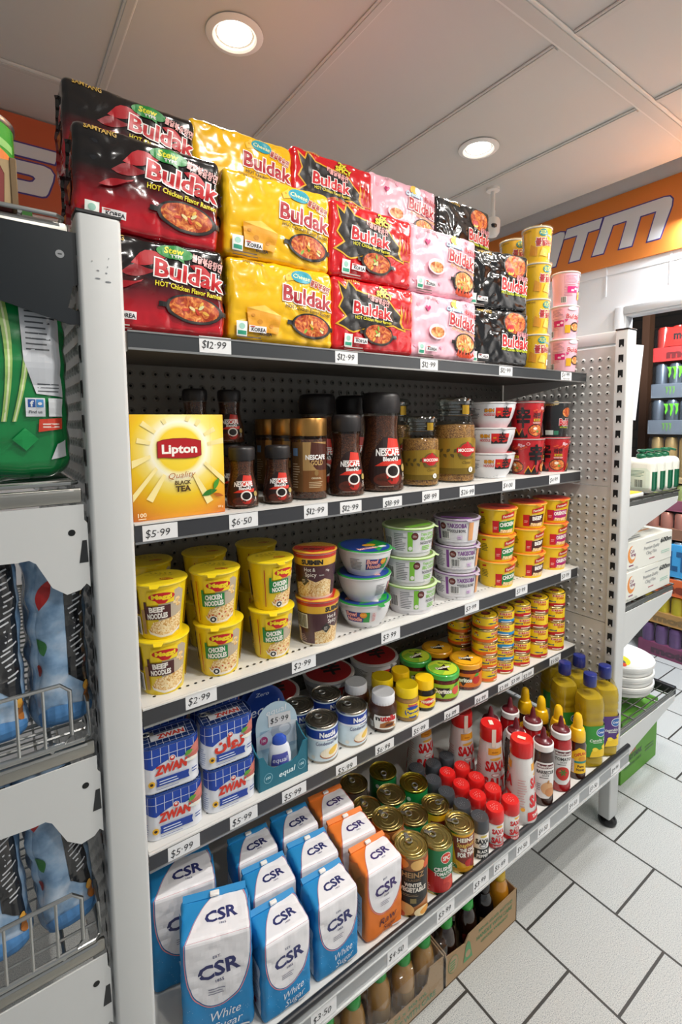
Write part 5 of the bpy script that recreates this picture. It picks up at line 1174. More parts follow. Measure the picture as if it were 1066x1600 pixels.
def oil(kind):
    def f(o):
        r, h = .040, .306
        g = [(r*.90, 0), (r*.99, .004), (r, .010), (r, .028), (r*.96, .032), (r, .037), (r, .150), (r*.955, .156), (r*.955, .160), (r, .166), (r, .180), (r*.955, .186), (r, .192), (r*.99, .212), (r*.90, .232), (r*.66, .255), (r*.46, .266), (r*.43, .268), (r*.43, .280)]
        MB().lathe(g, glass('clear oil bottle', '#fffdf0', 1.45, .03), 44, sq=3.6).build('plastic_bottle', o)
        oi = bpy.data.materials.get('seed oil') 
        if not oi:
            oi = bpy.data.materials.new('seed oil'); oi.use_nodes = True; n = oi.node_tree.nodes; l = oi.node_tree.links; b = n['Principled BSDF']; b.inputs['Base Color'].default_value = lin('#cfb42e'); b.inputs['Roughness'].default_value = .12
            tr = n.new('ShaderNodeBsdfTransparent'); tr.inputs[0].default_value = lin('#f3e88a'); mx = n.new('ShaderNodeMixShader'); mx.inputs[0].default_value = .62; l.new(tr.outputs[0], mx.inputs[1]); l.new(b.outputs[0], mx.inputs[2]); l.new(mx.outputs[0], n['Material Output'].inputs[0])
        MB().lathe([(max(.001, a-.0016), z+.0015) for a, z in g if z < .236]+[(0, .236)], oi, 40, sq=3.6).build('oil', o)
        MB().lathe([(r*.50, .266), (r*.52, .268), (r*.52, .298), (r*.49, .305), (r*.44, .306), (0, .306)], mat('#1d2a78', .28, coat=.3), 30).build('cap', o)
        c = '#2f8a2f' if kind == 'canola' else '#4a2a74'
        L = MB(); p = Print(L, front(-0.0), .05, None)
        q = r*.985
        def wrapsq(u, v, off):
            a = u/r; ca, sa = math.sin(a), math.cos(a); k2 = (abs(ca)**3.6+abs(sa)**3.6)**(-1/3.6); return ((r+.0012+off)*ca*k2, -(r+.0012+off)*sa*k2, v)
        p = Print(L, wrapsq, .004, None, .0002); p.r(-.055, .040, .055, .146, c); p.e(.020, .124, .017, .015, '#d9dfe6', 20); p.e(.020, .124, .015, .013, '#2a63a6', 20); p.t('Crisco', .020, .124, .007, '#f2f2f0', w=.024, bold=.02)
        p.t('Canola Oil' if kind == 'canola' else 'Vegetable Oil', .012, .098, .0095, '#eef2ea', w=.058, bold=.01, rot=.04); p.lines(-.006, .088, .034, .092, 1, '#dfe8d8', 3, .5)
        p.p([(-.016, .040), (.05, .040), (.05, .075), (.034, .080), (.030, .070), (.014, .064), (.004, .072), (-.010, .06)], '#e9c21c'); p.e(.0, .066, .009, .007, '#f2d640', 9); p.e(.03, .074, .010, .008, '#f2d640', 9); p.r(-.05, .044, -.025, .085, '#eae8dc') ; L.build('printed_label', o)
    return f
product_k('oil_canola', oil('canola'), 'oil_bottle', 'bottle'); product_k('oil_vegetable', oil('veg'), 'oil_bottle', 'bottle')
def juice(kind):
    def f(o):
        c = {'dark': '#22100a', 'orange': '#c9861e', 'apple': '#a0773a', 'black': '#0d0b0e'}[kind]
        g = [(.024, 0), (.029, .003), (.030, .010), (.030, .070), (.0285, .090), (.024, .108), (.0175, .120), (.016, .124), (.016, .132)]
        m = mat(c, .12, coat=1.) if kind in ('dark', 'black') else mat(c, .2, coat=.9)
        MB().lathe(g, m, 30).build('glass_bottle', o)
        mb = MB(); cm = mat({'dark': '#1f9a34', 'orange': '#c9a41e', 'apple': '#1f9a3c', 'black': '#151318'}[kind], .3, coat=.3); mb.lathe([(.0185, .124), (.0195, .126), (.0185, .143), (.0165, .147), (0, .147)], cm, 28); p = Print(mb, flat_top(.147), base=.0003)
        if kind in ('dark', 'apple'): p.e(0, 0, .012, .012, '#2fae3c', 16); p.t('juice', 0, 0, .007, '#c8e03c', w=.018, shear=.2, bold=.02)
        mb.build('cap', o); L = MB(); p = Print(L, cone(.030, .030, 0, 1), .006, None, .0004)
        if kind == 'orange': p.e(.02, .04, .012, .010, '#2f8a2f', 14); p.e(.02, .04, .010, .008, '#4aa83a', 12)
        else: p.r(-.02, .03, .03, .066, '#7a2420' if kind == 'dark' else '#8a7048'); p.r(-.01, .02, .02, .034, '#e0dad2'); p.lines(-.008, .022, .018, .032, 3, '#2a2420', 3)
        L.build('printed_label', o)
    return f
for kq in ('dark', 'orange', 'apple', 'black'): product_k('juice_'+kq, juice(kq), 'juice_bottle', 'bottle')

# ================================================================== goods: placing
R1 = 'ramen packs stacked on the top shelf'
STY = 1.004
def stack_labels(desc): return ['%s at the bottom of the front stack' % desc, '%s on top of the front stack' % desc, '%s raised behind the front stack' % desc]
FL = [('stew', .262, 'black and red stew ramen five-pack'), ('cheese', .520, 'yellow cheese ramen five-pack'), ('spicy', .770, 'bright red extra spicy ramen five-pack'), ('pink', 1.014, 'pink carbonara ramen five-pack'), ('black', 1.264, 'glossy black ramen five-pack')]
PHS = .1685
for kq, x, d in FL:
    ls = stack_labels(d); rz = {'black': -.20}.get(kq, -.02); dx = {'stew': -.004}.get(kq, 0); 
    y0 = .998 if kq != 'black' else 1.010
    put('ramen_'+kq, x+.004, y0, Z1+.002, rz, ls[0], R1)
    put('ramen_'+kq, x+dx, y0+.004, Z1+.002+PHS, rz+(-.03 if kq == 'stew' else .01), ls[1], R1, tilt=(.03, .0) if kq != 'stew' else (.03, .035))
    for i in range(3):
        l3 = ls[2] if i == 2 else '%s, %s one of the hidden rear stack' % (d, tier(i, 3))
        put('ramen_'+kq, x-.012+(.014 if i == 2 else .02)*(kq == 'stew')+.026*(kq == 'black'), 1.142+.018*(kq == 'black'), Z1+.002+PHS*i+(i == 2)*{'stew': -.022, 'cheese': -.012, 'spicy': .004, 'pink': .010, 'black': .022}[kq], -.02, l3, R1, tilt=(0, .03 if kq == 'stew' and i == 2 else 0))
for i in range(4):
    lb = 'yellow cheese ramen cup, %s of the stack of four beside the black packs' % tier(i, 4)
    put('cheese_cup', 1.468, .966, Z1+.001+.1105*i, -.62+(-.25, .05, .0, -.35)[i], lb, 'yellow ramen cups on the top shelf')
for i in range(4): put('cheese_cup', 1.500, 1.075, Z1+.001+.1105*i, -.9, 'yellow cheese ramen cup, %s of the stack half hidden behind' % tier(i, 4), 'yellow ramen cups on the top shelf')
for i in range(3): put('pink_cup', 1.634, .962, Z1+.001+.1105*i, -.55+(.0, -.15, .9)[i], 'pink carbonara ramen cup, %s of the stack of three' % tier(i, 3), 'pink ramen cups on the top shelf')

# --- second shelf
G2 = 'coffee jars on the second shelf'
put('tea_box', .2955, 1.003, Z2, 0, 'yellow box of black tea with a red name band beside the post')
put('blend_small', .440, .990, Z2, -.34, 'small black capped coffee jar beside the tea box', G2)
put('blend_small', .528, .992, Z2, -.42, 'small black capped coffee jar beside the gold capped jar', G2)
for x, a in ((.400, 'above the tea box'), (.486, 'between tea box and gold caps')):
    for i in range(2): put('blend_small', x, 1.16, Z2+.1315*i, -.35, 'small coffee jar in the dark rear row %s, %s' % (a, 'upper' if i else 'lower'), G2)
for i, y in enumerate((1.006, 1.102, 1.196)): put('gold_jar', .620, y, Z2, -.42, ['front gold capped coffee jar with brown label', 'gold capped jar second in its row, half hidden', 'gold capped jar at the back of its row'][i], G2)
put('blend_med', .724, .995, Z2, -.36, 'medium black capped coffee jar with red and white label', G2)
put('blend_large', .850, 1.010, Z2, -.32, 'tallest black capped coffee jar with red and white label', G2)
put('blend_large', .735, 1.145, Z2, -.4, 'tall coffee jar in shadow behind the medium jar', G2); put('blend_large', .872, 1.165, Z2, -.4, 'tall coffee jar in shadow behind the tallest one', G2)
put('stopper_small', .998, 1.012, Z2, -.50, 'smaller coffee jar with glass stopper and gold label', G2)
put('stopper_large', 1.149, 1.022, Z2, -.53, 'larger coffee jar with glass stopper and gold label', G2)
put('stopper_large', 1.020, 1.165, Z2, -.3, 'glass stoppered coffee jar behind the smaller one', G2)
for i in range(3): put('shin_bowl', 1.318, 1.020, Z2+.0005+.0795*i, -.70+(.02, -.16, .0)[i], 'white noodle bowl with red square label, %s of its stack' % tier(i, 3), 'white noodle bowls on the second shelf')
put('shin_cup', 1.490, 1.000, Z2, -2.8, 'red noodle cup at the bottom beside the white bowls', 'red noodle cups'); put('shin_cup', 1.490, 1.004, Z2+.1225, -1.31, 'red noodle cup stacked on top beside the white bowls', 'red noodle cups')
put('shin_cup', 1.640, .996, Z2, -1.70, 'red noodle cup under the black cup near the pegboard', 'red noodle cups'); put('black_cup', 1.638, .998, Z2+.1225, -1.2, 'black noodle cup stacked on a red cup near the pegboard')

# --- third shelf
G3 = 'noodle cups on the third shelf'
for i in range(2):
    a = ('bottom', 'upper')[i]
    put('maggi_beef', .262, 1.003, Z3+.1135*i, -.60+(-.05)*i, 'yellow beef noodle cup beside the post, %s one' % a, G3)
    put('maggi_chicken', (.382, .377)[i], 1.003, Z3+.1135*i, -.70+.03*i, 'yellow chicken noodle cup next to the beef cups, %s one' % a, G3)
    put('maggi_chicken', .511, 1.004, Z3+.1135*i, -.60+.36*i, 'yellow chicken noodle cup next to the maroon cups, %s one' % a, G3)
    put('maggi_beef', .275, 1.150, Z3+.1135*i, -.3, 'noodle cup in shadow behind the beef cups, %s one' % a, G3)
    put('maggi_chicken', .408, 1.150, Z3+.1135*i, -.3, 'noodle cup in shadow behind the first chicken cups, %s one' % a, G3)
    put('maggi_chicken', .545, 1.150, Z3+.1135*i, -.3, 'noodle cup in shadow behind the second chicken cups, %s one' % a, G3)
    put('suimin', (.634, .630)[i], (.997, 1.0)[i], Z3+.1155*i, (.32, -.70)[i], ['maroon hot and spicy noodle cup with barcode turned outwards', 'maroon hot and spicy noodle cup stacked on another'][i], 'maroon noodle cups')
for i in range(3):
    put('blue_bowl', .792, 1.013, Z3+.0695*i, (-.92, .95, -.10)[i], 'white noodle bowl with blue and green label, %s of its stack' % tier(i, 3), 'white and blue noodle bowls', tilt=(.03*(i == 2), .03*(i == 2)))
    put('thai_bowl', (.962, .955, .952)[i], 1.012, Z3+.0822*i, (-.02, -.12, -.17)[i], 'white and green barbecue noodle bowl, %s of its stack' % tier(i, 3), 'white and green noodle bowls')
    put('yaki_bowl', 1.150, 1.008, Z3+.0822*i, (-.68, -.66, -1.14)[i], 'white and purple yakisoba noodle bowl, %s of its stack' % tier(i, 3), 'white and purple noodle bowls')
    for kq, x, y, rz in (('chicken', 1.336, 1.0, -.98), ('beef', 1.500, 1.0, -1.0), ('oriental', 1.648, 1.002, -1.02)):
        put('fan_'+kq, x+(-.006*(i == 1)), y, Z3+.0855*i, rz+(.12, .14, -.10)[i], 'yellow %s noodle bowl, %s of its stack' % (kq, tier(i, 3)), 'yellow noodle bowls on the third shelf')

# --- fourth shelf
G4 = 'luncheon meat tins'
for i in range(2):
    a = ('lower', 'upper')[i]
    put('meat_tin', (.265, .261)[i], .988, Z4+.1*i, -.10, 'blue and white luncheon meat tin beside the post, %s one' % a, G4)
    put('meat_tin' if i == 0 else 'meat_tin_arabic', (.386, .382)[i], .988, Z4+.1*i, -.06, ['blue and white luncheon meat tin under the Arabic labelled tin', 'blue and white luncheon meat tin with Arabic lettering'][i], G4)
    put('meat_tin', .268, 1.075, Z4+.1*i, -.06, 'luncheon meat tin behind the tins beside the post, %s one' % a, G4); put('meat_tin', .390, 1.075, Z4+.1*i, -.06, 'luncheon meat tin behind the Arabic labelled tin, %s one' % a, G4)
# sweetener tray and what stands in it
TEAL = mat('#17677c', .45)
t = thing('display_tray', 'teal cardboard display tray holding sweetener packs', 'tray', (.511, 1.025, Z4), -.03)
mb = MB(); F_ = lambda u, v, a: (u, -.072+a, v)
mb.prism([(-.063, 0), (.063, 0), (.063, .082), (.050, .080), (.036, .050), (.020, .043), (-.024, .043), (-.040, .056), (-.050, .078), (-.063, .080)], F_, 0, .0025, TEAL)
p = Print(mb, front(-.072), .03); p.t('equal', .008, .024, .013, '#d8ecf0', w=.040, shear=.25, bold=.01, rot=.05)
for x in (-.040, .046): p.e(x, .026, .011, .012, '#7fb4c4', 18); p.e(x, .026, .0098, .0108, '#17677c', 18); p.t('100', x, .027, .006, '#bfe0e8', w=.011, bold=.02)
mb.build('front_panel', t)
for s in (-1, 1): MB().prism([(-.072, 0), (.06, 0), (.06, .13), (.0, .11), (-.05, .084), (-.072, .080)], lambda u, v, a, s=s: (s*.0615+a, u, v), -.0012, .0012, TEAL).build('side_panel', t)
MB().box(-.062, .062, -.070, .060, 0, .002, TEAL).box(-.062, .062, .058, .060, 0, .12, TEAL).build('tray_base', t)
def card(kind):
    def f(o):
        pts = [(-.052, 0), (.052, 0), (.052, .10)]+[(.052*math.cos(a), .10+.055*math.sin(a)) for a in [math.pi*i/14 for i in range(1, 14)]]+[(-.052, .10)]
        bg = '#1d3f94' if kind == 'blue' else '#bcd6e4'
        mb = MB(); mb.prism(pts, lambda u, v, a: (u, a, v), -.0008, .0008, mat(bg, .3, coat=.4)); p = Print(mb, front(-.0008), .03)
        if kind == 'blue': p.t('equal', .0, .098, .024, '#e8eef6', w=.074, shear=.25, bold=.0, rot=.10); p.p([(-.052, .04), (.052, .06), (.052, .07), (-.052, .055)], '#2f62b8'); p.t('Zero', -.005, .135, .009, '#cfdcf0', w=.034, shear=.3)
        else:
            p.p([(-.052, .05), (.052, .05), (.052, .10), (.02, .105), (-.052, .08)], '#d8e2ea'); p.t('equal', 0, .135, .014, '#f2f6fa', w=.05, shear=.25, bold=.0, rot=.1); p.e(.01, .085, .026, .020, '#b7bfc8', 20); p.e(.018, .088, .014, .010, '#dde2e8', 14); p.e(-.034, .070, .010, .010, '#c0417a', 14); p.t('100', -.034, .070, .006, '#f2f2f2', w=.01)
        mb.build('printed_card', o)
        if kind != 'blue':
            mb = MB(); mb.prism(grow([(-.04, .05), (.04, .05), (.04, .09), (-.04, .09)], .002), lambda u, v, a: (u, a, v), -.012, -.001, glass('blister plastic', '#f2f6fa')); mb.build('blister', o)
            mb = MB(); mb.box(-.021, .035, -.0022, -.0015, .098, .126, TAGM, .0002, 1); p = Print(mb, front(-.0022), .03)
            x0 = -.016
            for ch in '$5\u00b799':
                if ch == '\u00b7': p.e(x0+.002, .113, .001, .001, PEN, 8); x0 += .005; continue
                p.t(ch, x0+.0045, .112, .013, PEN, w=.008, bold=-.004, shear=.16); x0 += .0105
            mb.build('price_sticker', o)
    return f
product_k('card_blue', card('blue'), 'sweetener_card', 'sweetener pack'); product_k('card_pale', card('pale'), 'sweetener_card', 'sweetener pack')
for i, y in enumerate((1.115, 1.096, 1.077, 1.058)): put('card_blue', .500+.006*i, y, Z4+.028 if y > 1.09 else Z4+.022, -.12, 'dark blue sweetener card, %s from the back of the tray' % ['first', 'second', 'third', 'fourth'][i], 'dark blue sweetener cards', tilt=(-.08, 0))
put('card_pale', .522, 1.004, Z4+.003, -.18, 'pale sweetener blister card with a handwritten price sticker', None, tilt=(-.10, 0))
t = thing('sweetener_bottle', 'small white sweetener bottle with blue cap in the teal tray', 'bottle', (.508, .972, Z4+.003), -.40)
mb = MB(); mb.lathe([(.018, 0), (.024, .003), (.027, .030), (.0265, .055), (.022, .078), (.015, .086)], mat('#dfe3ec', .3, coat=.4), 28, sy=.5); mb.build('squeeze_bottle', t)
MB().lathe([(.0165, .080), (.017, .083), (.016, .096), (.009, .103), (0, .104)], mat('#2a4fb4', .3, coat=.3), 26, sy=.55).build('cap', t)
mb = MB(); fn0 = rings([(.018, 0), (.024, .003), (.027, .030), (.0265, .055), (.022, .078)], 0, .08, .026); p = Print(mb, lambda u, v, off: (lambda q: (q[0], q[1]*.5-off, q[2]))(fn0(u, v, off)), .004, .005, .0006)
p.p([(-.02, .012), (.02, .012), (.022, .036), (-.022, .034)], '#c6d6e6'); p.p([(-.022, .036), (.022, .038), (.020, .066), (-.019, .062)], '#4a4fa0'); p.t('equal', 0, .050, .011, '#e8ecf6', w=.034, shear=.25, bold=.0, rot=.08); p.e(.004, .022, .010, .007, '#9aa2ac', 12); mb.build('printed_label', t)
GM = 'condensed milk cans'
put('milk_can', .634, .985, Z4, -.62, 'condensed milk can beside the teal tray', GM); put('milk_can', .729, .988, Z4, -.42, 'condensed milk can beside the hazelnut spread', GM)
put('milk_can', .618, 1.072, Z4, -.4, 'condensed milk can behind the one beside the tray', GM); put('milk_can', .706, 1.074, Z4, -.2, 'condensed milk can behind, nearer the spread jars', GM)
put('hazelnut', .830, .980, Z4, -.45, 'hazelnut spread jar with white lid, front one', 'hazelnut spread jars'); put('hazelnut', .801, 1.064, Z4, -.45, 'hazelnut spread jar with white lid, behind the front one', 'hazelnut spread jars')
put('peanut', .914, .976, Z4, -.50, 'peanut butter jar with yellow lid, front one', 'peanut butter jars'); put('peanut', .886, 1.050, Z4, -.4, 'peanut butter jar with yellow lid, behind the front one', 'peanut butter jars')
put('yeast', .988, .982, Z4, -.55, 'dark yeast spread jar with yellow lid, front one', 'yeast spread jars'); put('yeast', .962, 1.056, Z4, -.5, 'dark yeast spread jar with deeper yellow lid, behind', 'yeast spread jars')
put('salsa_green', 1.078, .995, Z4, -.82, 'salsa jar with green lid, front one', 'salsa jars'); put('salsa_green', 1.067, 1.100, Z4, -.5, 'salsa jar with green lid, behind the front one', 'salsa jars')
put('salsa_orange', 1.184, .995, Z4, -1.05, 'salsa jar with orange lid, front one beside the tuna', 'salsa jars'); put('salsa_orange', 1.168, 1.102, Z4, -.9, 'salsa jar with orange lid, behind the front one', 'salsa jars')
GT = 'tuna tins in stacks'
for x, y, n, keys, d, rz in ((1.262, .985, 5, ['tuna_orange']*5, 'orange banded', -.35), (1.350, .985, 5, ['tuna_red']+['tuna_blue']*4, 'blue banded', -.80), (1.437, .982, 5, ['tuna_red']*5, 'thin red banded', -.62), (1.538, .980, 4, ['tuna_tall']*4, 'tall red banded', -.75), (1.642, .978, 4, ['tuna_tall']*4, 'tall red banded', -.45), (1.255, 1.082, 5, ['tuna_orange']*5, 'shadowed orange banded', -.3)):
    for i in range(n):
        dd = d if keys[i] == keys[-1] else 'single red banded'
        e = ' next to the pegboard' if x > 1.6 else ' two from the pegboard' if x > 1.5 else ' behind the salsa' if y > 1.05 else ''
        if dd == 'single red banded': e = ' under the blue banded ones'
        lb = '%s tuna tin%s%s' % (dd, e, '' if dd.startswith('single') else ', %s of its stack' % tier(i, n))
        put(keys[i], x+random.Random(i+int(x*99)).uniform(-.0015, .0015), y, Z4+(.0532 if n == 4 else .0427)*i, rz+random.Random(i*7+int(x*99)).uniform(-.5, .35), lb, GT)
for x, lb in ((.600, 'white noodle bowl in shadow behind the condensed milk'), (.792, 'white noodle bowl in shadow behind the hazelnut spread'), (.968, 'white noodle bowl in shadow behind the peanut butter')): put('shin_bowl', x, 1.19, Z4, -.3, lb, 'noodle bowls at the back of the fourth shelf')

# --- base shelf
GS = 'sugar bags on the base shelf'; zb = ZB-.004
put('sugar_big', .303, .858, zb, R_(-19), 'large blue and white sugar bag at the front beside the post', GS); put('sugar_big', .278, .985, zb, R_(-12), 'large blue sugar bag behind the large front one', GS)
for key, xs, d in (('sugar_blue', (.416, .440, .446), 'blue sugar bag in the row beside the large bag'), ('sugar_blue', (.536, .553, .558), 'blue sugar bag in the row beside the orange bags'), ('sugar_raw', (.663, .664, .668), 'orange raw sugar bag')):
    for i, x in enumerate(xs): put(key, x, (.812, .905, .998)[i], zb, (-.05, -.10, -.08)[i], d+(', front one', ', second from the front', ', third from the front')[i], GS)
GC = 'food cans on the base shelf'
for key, x, y, rz, lb in (('can_soup', .759, .795, -.62, 'tall winter vegetable soup can at the front'), ('can_tomato', .848, .797, -.64, 'green and red crushed tomato can at the front'), ('can_spag', .936, .800, -.65, 'yellow spaghetti can at the front'),
    ('can_soup', .764, .885, -.3, 'gold topped can behind the soup can'), ('can_tomato', .848, .882, -.3, 'gold topped can behind the crushed tomatoes'), ('can_yellow', .930, .880, -.6, 'gold topped can with yellow label behind the spaghetti'),
    ('can_plain', .765, .972, -.3, 'gold topped can third back behind the soup'), ('can_tomato', .848, .968, -.6, 'gold topped can third back behind the tomatoes'), ('can_green', .930, .964, -.6, 'gold topped can with green label third back'),
    ('can_plain', .790, 1.062, -.3, 'dim gold topped can in the rear row behind the soup'), ('can_green', .890, 1.052, -.6, 'green labelled can in the rear row under the shelf')): put(key, x, y, zb, rz, lb, GC)
for i, (x, y) in enumerate(((1.001, .788), (.997, .844), (.995, .900), (1.000, .955), (.995, 1.02), (1.050, 1.003), (1.108, 1.003))):
    put('pepper', x, y, zb, -.62, ['black capped pepper shaker at the front beside the spaghetti', 'black capped pepper shaker second from the front', 'black capped pepper shaker third from the front', 'black capped pepper shaker fourth from the front', 'black capped pepper shaker fifth, beside the green can', 'black capped shaker behind the first row of red caps', 'black capped shaker behind the second row of red caps'][i], 'pepper shakers')
for c_, xs in enumerate(((1.059, 1.056, 1.053, 1.056), (1.117, 1.113, 1.110, 1.112))):
    for i, x in enumerate(xs): put('salt', x, (.784, .776)[c_]+.056*i, zb, (-.55, -.30)[c_]+.1*(i % 2), 'small red capped salt shaker, %s in the row beside the %s' % (['front', 'second', 'third', 'last'][i], ['pepper', 'tall salt drums'][c_]), 'small salt shakers')
for x, y, rz, lb in ((1.203, .802, .42, 'tall salt drum with red cap at the front'), (1.190, .900, -.64, 'tall salt drum with red cap, second from the front'), (1.172, .998, -.45, 'tall salt drum, third from the front'), (1.078, 1.085, -.3, 'tall salt drum in shadow behind the pepper shakers')): put('salt_drum', x, y, zb, rz, lb, 'tall salt drums')
for key, x, y, rz, lb in (('sauce_bbq', 1.301, .795, -.80, 'brown barbecue sauce bottle at the front'), ('sauce_tom', 1.396, .795, -.80, 'red tomato sauce bottle at the front'), ('sauce_bbq', 1.276, .872, -.6, 'brown barbecue sauce bottle behind the front one'), ('sauce_tom', 1.368, .874, -.6, 'red tomato sauce bottle behind the front one'), ('sauce_tom', 1.358, .952, -.6, 'red tomato sauce bottle third back'), ('sauce_bbq', 1.262, .956, -.6, 'brown sauce bottle in shadow at the back')): put(key, x, y, zb, rz, lb, 'sauce squeeze bottles')
for i, (x, y) in enumerate(((1.486, .790), (1.478, .852), (1.480, .915), (1.484, .980))): put('honey_bottle', x, y, zb, -.78, 'honey bottle with yellow cap, %s' % ['front one', 'second back', 'third back', 'rearmost one'][i], 'honey squeeze bottles')
for key, x, y, lb in (('oil_canola', 1.584, .806, 'canola oil bottle with green label at the front'), ('oil_vegetable', 1.678, .804, 'vegetable oil bottle with purple label beside the post'), ('oil_canola', 1.590, .898, 'canola oil bottle with green label, second row'), ('oil_vegetable', 1.680, .896, 'oil bottle behind the purple labelled one'), ('oil_canola', 1.674, .990, 'oil bottle in the rear row against the pegboard')): put(key, x, y, zb, -.55, lb, 'oil bottles')

# --- cartons of bottles on the floor
def tray(label, x0, x1, front_pts, lines_, torn=False):
    t = thing('bottle_carton', label, 'carton', ((x0+x1)/2, .79, 0)); w_ = (x1-x0)/2; D = .215
    mb = MB(); mb.prism(front_pts, lambda u, v, a: (u, a, v), 0, .003, CARD); p = Print(mb, front(0), .05)
    for s, cx, cy, h, ww in lines_: p.t(s, cx, cy, h, '#3f7a4a', w=ww, bold=.02)
    if not torn:
        p.e(-w_*.80, .050, .019, .024, '#4a8a56', 22); p.e(-w_*.80, .050, .0175, .0225, '#a58a68', 22); p.lines(-w_*.80-.012, .036, -w_*.80+.012, .064, 4, '#4a8a56', 3, .5)
        p.p([(-w_*.42-.018, .024), (-w_*.42+.018, .024), (-w_*.42+.008, .07), (-w_*.42, .078), (-w_*.42-.008, .07)], '#4a8a56'); p.e(-w_*.42, .042, .010, .010, '#a58a68', 12)
    mb.build('front_panel', t)
    mb = MB(); mb.box(-w_, w_, 0, D, .0005, .003, CARD); mb.build('carton_base', t)
    for s in (-1, 1): MB().prism([(0, 0), (D, 0), (D, .11), (0, .098)], lambda u, v, a, s=s: (s*(w_-.0015)+a, u, v), -.0015, .0015, CARD).build('side_panel', t)
    MB().box(-w_, w_, D-.003, D, 0, .11, CARD).build('back_panel', t)
    return t
tray('open cardboard carton of dark juice bottles under the base shelf', .876, 1.178, [(-.151, 0), (.151, 0), (.151, .100), (-.060, .092), (-.075, .075), (-.151, .086)], [('300 mL GLASS BOTTLES', .055, .076, .0085, .15), ('HANDLE WITH CARE', .05, .058, .0115, .155), ('GROSS WEIGHT', .05, .040, .008, .12)])
tray('shrink wrapped cardboard carton of cloudy juice bottles under the base shelf', .500, .872, [(-.186, 0), (.186, 0), (.186, .094), (.135, .098), (.125, .060), (.10, .050), (.02, .052), (-.06, .056), (-.186, .05)], [('24 x 300 mL', .07, .041, .010, .11), ('HANDLE WITH CARE', .06, .020, .014, .19)], True)
mb = MB(); vs = []; fs = []
for i in range(25):
    for j in range(9):
        x = -.19+.38*i/24; t_ = j/8; z = .02+.140*min(1, t_*1.6); y = -.004+.21*max(0, (t_-.55)/.45)
        n_ = noise.noise(Vector((x*18, t_*4, 1)))*.006; vs.append((.686+x, .786+y+n_*.4, z+n_))
for i in range(24):
    for j in range(8): fs.append((i*9+j, (i+1)*9+j, (i+1)*9+j+1, i*9+j+1))
mb.add(vs, fs, glass('crinkled clear film', film=45), True); o = mb.build('shrink_film'); tag(o, 'crinkled clear film stretched over the cloudy juice bottles', 'plastic film')
GJ = 'juice bottles in cartons on the floor'
for key, x, y, lb in (('juice_dark', .916, .828, 'dark juice bottle with green cap beside the film wrapped carton'), ('juice_dark', 1.000, .828, 'dark juice bottle with green cap, second in its carton'), ('juice_black', 1.075, .830, 'black juice bottle between dark and orange ones'), ('juice_orange', 1.143, .828, 'orange juice bottle at the end of the carton'),
    ('juice_dark', .920, .902, 'dark juice bottle in the rear of the carton'), ('juice_black', 1.03, .905, 'black bottle in the rear of the carton'),
    ('juice_apple', .834, .828, 'cloudy juice bottle beside the dark bottle carton'), ('juice_apple', .764, .828, 'cloudy juice bottle, second in the wrapped carton'), ('juice_apple', .692, .836, 'cloudy juice bottle, third in the wrapped carton'), ('juice_apple', .608, .828, 'cloudy juice bottle under the blue sugar bags'), ('juice_apple', .536, .832, 'cloudy juice bottle near the $3.50 tag'), ('juice_apple', .800, .90, 'cloudy juice bottle in the rear row of the carton'), ('juice_apple', .650, .905, 'cloudy bottle in the rear row, under the sugar')):
    put(key, x, y, .003, -.5, lb, GJ)

# ================================================================== end bay with crisps (towards -X)
XE = .113
def plate(mb, pts, y, mt, th=.0025): mb.prism(pts, lambda u, v, a: (u, y+a, v), 0, th, mt)
def wire_shelf(label, z, fence, plates, dark=False):
    t = thing('wire_shelf', label, 'shelf'); x0, x1, y0, y1 = -.34, .098, .800, 1.70
    mb = MB(); mb.tube([(x0, y0, z), (x1-.008, y0, z), (x1, y0+.008, z), (x1, y1, z), (x0, y1, z)], .0032, CHROME, 8, True); mb.tube([(x0, y0+.004, z-.012), (x1-.004, y0+.004, z-.012)], .003, CHROME, 6)
    y = y0+.03
    while y < y1: mb.tube([(x0, y, z), (x1, y, z)], .0022, CHROME, 5); y += .026
    for x in (x0+.05, x0+.2, x1-.05): mb.tube([(x, y0, z-.004), (x, y1, z-.004)], .003, CHROME, 5)
    mb.build('wire_deck', t)
    MB().box(x0, x1+.006, y0+.002, y0+.010, z-.030, z-.008, STEEL, .003).build('front_rail', t)
    if fence:
        xe = .074; mb = MB(); mb.tube([(x0, y0-.001, z+.004), (x0, y0-.001, z+.094), (xe-.012, y0-.001, z+.094), (xe, y0-.001, z+.082), (xe, y0-.001, z+.014), (xe-.010, y0-.001, z+.004)], .003, CHROME, 8, True)
        x = xe-.034
        while x > x0: mb.tube([(x, y0-.001, z+.004), (x, y0-.001, z+.094)], .0024, CHROME, 6); x -= .032
        mb.build('wire_fence', t)
        mb = MB(); mb.tube([(x1, y0+.006, z), (x1, y0+.012, z+.05), (x1, y0+.05, z+.055)], .0028, CHROME, 6); mb.build('end_hook', t)
    pm = mat('#0f171d', .38) if dark else POSTM; mb = MB(); plate(mb, [(a, b+z) for a, b in plates], .798, pm); p = Print(mb, front(.798), base=.0003)
    if dark: p.e(.092, z-.052, .0055, .0055, '#8f9294', 14); p.r(.0895, z-.053, .0945, z-.051, '#3a3d40')
    else: p.e(.088, z-.072, .0048, .0048, '#101112', 14); p.p([(.101, z-.085), (.107, z-.085), (.108, z-.118), (.096, z-.118)], '#26282a')
    mb.build('side_bracket', t); return t
BRK = [(.105, -.032), (-.34, -.032), (-.34, -.085), (.020, -.105), (.034, -.104), (.042, -.110), (.060, -.148), (.078, -.162), (.096, -.158), (.104, -.150), (.109, -.156), (.109, -.06), (.105, -.055)]
